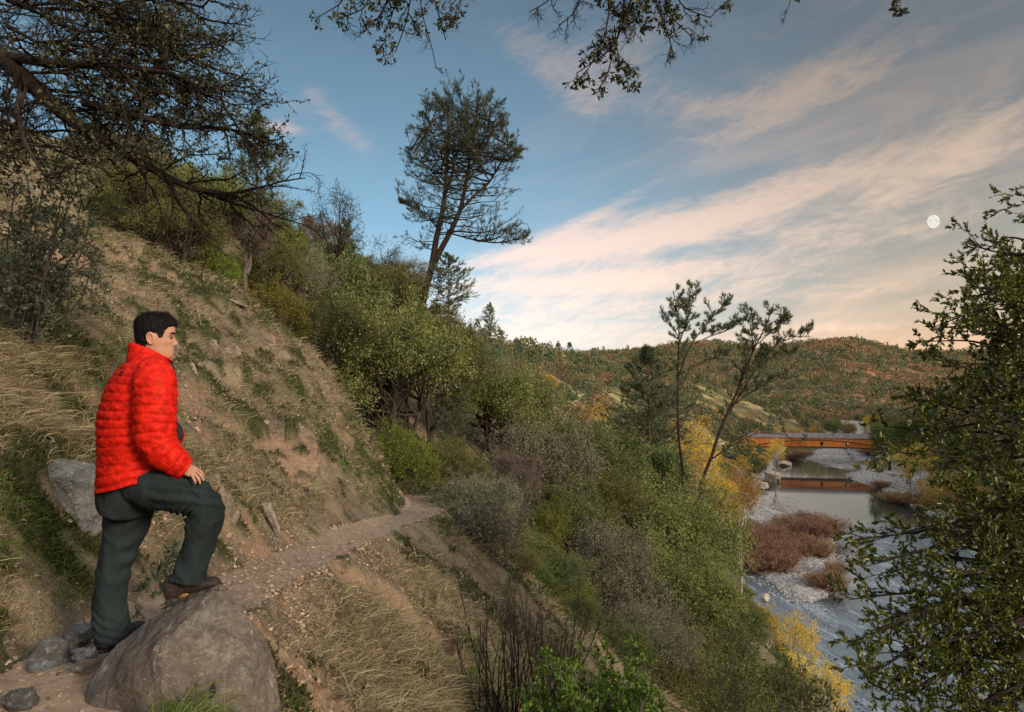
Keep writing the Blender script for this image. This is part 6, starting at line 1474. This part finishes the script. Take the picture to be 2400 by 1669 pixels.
    keep = (g > .18) & (rs.random(N) < .5); x, y = x[keep], y[keep]; stones(x, y, np.full(len(x), RIV-.05), (.12+.35*rs.random(len(x))**3), rs, 'river_stones', tg('wet_stone', [(.06,.065,.07),(.12,.12,.12),(.20,.19,.18)]), 'dark wet stones breaking the rapids', cat='stones')
def build_willows():
    rs = np.random.default_rng(91); stems = []
    for k, (px, py, hw, hh) in enumerate([(1765,1300,40,52),(1740,1262,32,40),(1800,1330,42,52),(1830,1345,38,46),(1775,1340,36,40),(1880,1300,36,42),(1910,1275,36,46),(1935,1258,32,40),(1860,1270,30,34),(1925,1310,26,40),(1945,1385,28,40),(1915,1378,24,30),(1850,1245,34,30),(1895,1240,34,32),(1800,1280,34,44),(1845,1310,34,40),(1955,1350,20,30),
            (1878,1072,14,16),(1896,1068,10,12),(2035,1066,20,14),(1858,1080,16,14),(2065,1145,18,16),(2110,1180,30,26),(2165,1190,34,30)]):
        Y = 38*F/(py-HY); x = (px-CX)/F*Y; g = H(x, Y); z = max(g, RIV+.1)
        put(['willowA','willowB'][k % 2], 'willow_shrub', x, Y, hh=hh/F*Y*1.02, ww=2.1*hw/F*Y, z=z, label='rusty leafless willow clump on the gravel bars of the river', cat='shrub', group='willow clumps on the river bars', sink=.1)
def build_bridge():
    a = np.array([(1757-CX)/F*334, 334., -30.5]); b = np.array([(2066-CX)/F*322, 322., -30.5])
    Lv = b-a; Lg = np.linalg.norm(Lv); f = Lv/Lg; n = np.array([f[1], -f[0], 0]); mid = (a+b)/2
    e = empty('covered_bridge', tuple(mid), math.atan2(f[1], f[0])); tag(e, 'long brown wooden covered bridge with a grey shingle roof over the river', 'bridge')
    # local frame: x along, -y towards us
    t = NT('weathered_brown_shingle'); p = obc(t); mp = t.n('ShaderNodeMapping'); t.l(p, mp.inputs[0]); mp.inputs['Scale'].default_value = (3.2,1,.25)
    n1 = t.noise(1.2, 5, .7, mp.outputs[0]); n2 = t.noise(.12, 3, .6, p)
    w = t.n('ShaderNodeTexBrick'); w.inputs['Scale'].default_value = 1; w.inputs['Brick Width'].default_value = .35; w.inputs['Row Height'].default_value = .5; w.inputs['Mortar Size'].default_value = .03
    cs = t.n('ShaderNodeSeparateXYZ'); t.l(p, cs.inputs[0]); cb = t.n('ShaderNodeCombineXYZ'); t.l(cs.outputs[0], cb.inputs[0]); t.l(cs.outputs[2], cb.inputs[1]); t.l(cb.outputs[0], w.inputs['Vector'])
    w.inputs['Color1'].default_value = (1,1,1,1); w.inputs['Color2'].default_value = (.75,.75,.75,1); w.inputs['Mortar'].default_value = (.45,.45,.45,1)
    c = t.ramp(t.math('ADD', t.math('MULTIPLY', n1, .5), t.math('MULTIPLY', n2, .5)), [(.38,(.24,.068,.02)),(.50,(.42,.14,.036)),(.62,(.55,.20,.055))])
    t.bsdf(t.mix(1.0, c, w.outputs[0], 'MULTIPLY'), .85, .15); ms = t.m
    t = NT('grey_roof_shingle'); p = obc(t); mp = t.n('ShaderNodeMapping'); t.l(p, mp.inputs[0]); mp.inputs['Scale'].default_value = (1.5,.4,.4)
    t.bsdf(t.ramp(t.noise(.9, 5, .7, mp.outputs[0]), [(.35,(.085,.066,.064)),(.5,(.135,.112,.11)),(.68,(.20,.175,.17))]), .9, .15); mr = t.m
    t = NT('dark_timber'); t.bsdf((.09,.035,.016), .85, .15); mt = t.m
    t = NT('opening_shade'); t.bsdf((.012,.010,.010), .9, .1); mo = t.m
    t = NT('cut_stone'); t.bsdf(t.ramp(t.noise(.9, 4, .6, obc(t)), [(.4,(.22,.2,.18)),(.6,(.38,.35,.31))]), .9, .2); mst = t.m
    hl = Lg/2; W_ = 3.4; Ht = 4.9; N = 60; xs = np.linspace(-hl, hl, N); cam_ = .55*(1-(xs/hl)**2)
    def strip(x, lo, hi, y0, y1, name, mat, par):
        k = len(x); V = np.concatenate([np.stack([x, np.full(k, yy), zz], -1) for yy in (y0, y1) for zz in (lo, hi)]); i = np.arange(k-1)
        A0, A1, B0, B1 = i, i+k, i+2*k, i+3*k; Q = np.concatenate([np.stack([A0, A0+1, A1+1, A1], -1), np.stack([B0, B1, B1+1, B0+1], -1), np.stack([A1, A1+1, B1+1, B1], -1), np.stack([A0, B0, B0+1, A0+1], -1)])
        ends = np.array([[0, k, 3*k, 2*k], [k-1, 3*k-1, 4*k-1, 2*k-1]]); return mk(name, V, np.vstack([Q, ends]), mat, smooth=False, parent=par)
    # near wall is solid; dark slabs put the shade of two windows on it
    wins = [((1924-1911.5)/F*328-.0, 1.5), ((1979-1911.5)/F*327, 1.5)]
    near_ = strip(xs, cam_, np.full(N, Ht), -W_, -W_+.18, 'wall', ms, e)
    strip(xs, cam_, np.full(N, Ht), W_-.18, W_, 'wall', ms, e)
    strip(xs, cam_-.35, cam_-.002, -W_+.2, W_-.2, 'deck', mt, e)
    xr = np.linspace(-hl-.8, hl+.8, N); sag = .32*np.cos(xr/hl*math.pi/2)
    Vr = np.concatenate([np.stack([xr, np.full(N, -W_-.45), Ht-.05+sag*0], -1), np.stack([xr, np.zeros(N), Ht+1.75+sag], -1), np.stack([xr, np.full(N, W_+.45), Ht-.05+sag*0], -1),
        np.stack([xr, np.full(N, -W_-.45), Ht-.28+sag*0], -1), np.stack([xr, np.zeros(N), Ht+1.5+sag], -1), np.stack([xr, np.full(N, W_+.45), Ht-.28+sag*0], -1)])
    i = np.arange(N-1); q = lambda a_, b_: np.stack([a_*N+i, a_*N+i+1, b_*N+i+1, b_*N+i], -1)
    E = np.array([[0,N,4*N,3*N],[N,2*N,5*N,4*N],[N-1,4*N-1,5*N-1,2*N-1],[2*N-1,5*N-1,6*N-1,3*N-1]])
    mk('roof', Vr, np.vstack([q(0,1), q(1,2), q(4,3), q(5,4), q(3,0), q(2,5), E]), mr, smooth=False, parent=e)
    # arch and chords showing on the wall
    xa = np.linspace(-hl*.99, hl*.99, 60); arch = .25+3.35*(1-(xa/hl)**2)
    strip(xa, arch, arch+.42, -W_-.20, -W_-.002, 'arch', mt, e)
    strip(xs, cam_-.05, cam_+.22, -W_-.14, -W_-.004, 'chord', mt, e)
    for k, (wx, wz) in enumerate(wins):
        o = strip(np.array([wx-.62, wx+.62]), np.full(2, wz), np.full(2, wz+1.5), -W_-.10, -W_-.003, 'window', mo, e)
        strip(np.array([wx-.75, wx+.75]), np.full(2, wz-.16), np.full(2, wz-.004), -W_-.2, -W_-.002, 'sill', mt, o)
    tt = NT('pale_board'); tt.bsdf((.62,.60,.56), .8, .2)
    strip(np.array([wins[1][0]-.1, wins[1][0]+.5]), np.full(2, 1.85), np.full(2, 2.9), -W_-.16, -W_-.104, 'shutter', tt.m, o)
    for s_ in (-1, 1):
        xx = np.array([s_*(hl-1.5)-2.2, s_*(hl-1.5)+2.2]); strip(xx, np.full(2, -9.), np.full(2, -.36), -W_-.4, W_+.4, 'abutment', mst, e)
    # gable boards
    for s_ in (-1, 1):
        V = np.array([[s_*(hl-.05), -W_+.19, Ht-.3], [s_*(hl-.05), W_-.19, Ht-.3], [s_*(hl-.05), 0, Ht+1.75], [s_*(hl-.25), -W_+.19, Ht-.3], [s_*(hl-.25), W_-.19, Ht-.3], [s_*(hl-.25), 0, Ht+1.75]])
        mk('gable', V, [np.array([[0,1,2],[3,5,4]]), np.array([[0,3,4,1],[1,4,5,2],[2,5,3,0]])], ms, smooth=False, parent=e)
import os
ONLY = os.environ.get('ONLY', '')
def want(k): return (not ONLY) or (k in ONLY)
build_camera(); build_world(); build_moon(); build_ground(); build_water()
build_mats()
if want('W'): build_templates(); build_woods(); build_willows()
if want('P'): build_person2()
if want('R'): build_rocks()
if want('N'): build_overhang(); build_left_oak(); build_bay(); build_pines(); build_front_plants()
if want('C'): build_cover()
if want('B'): build_bridge()
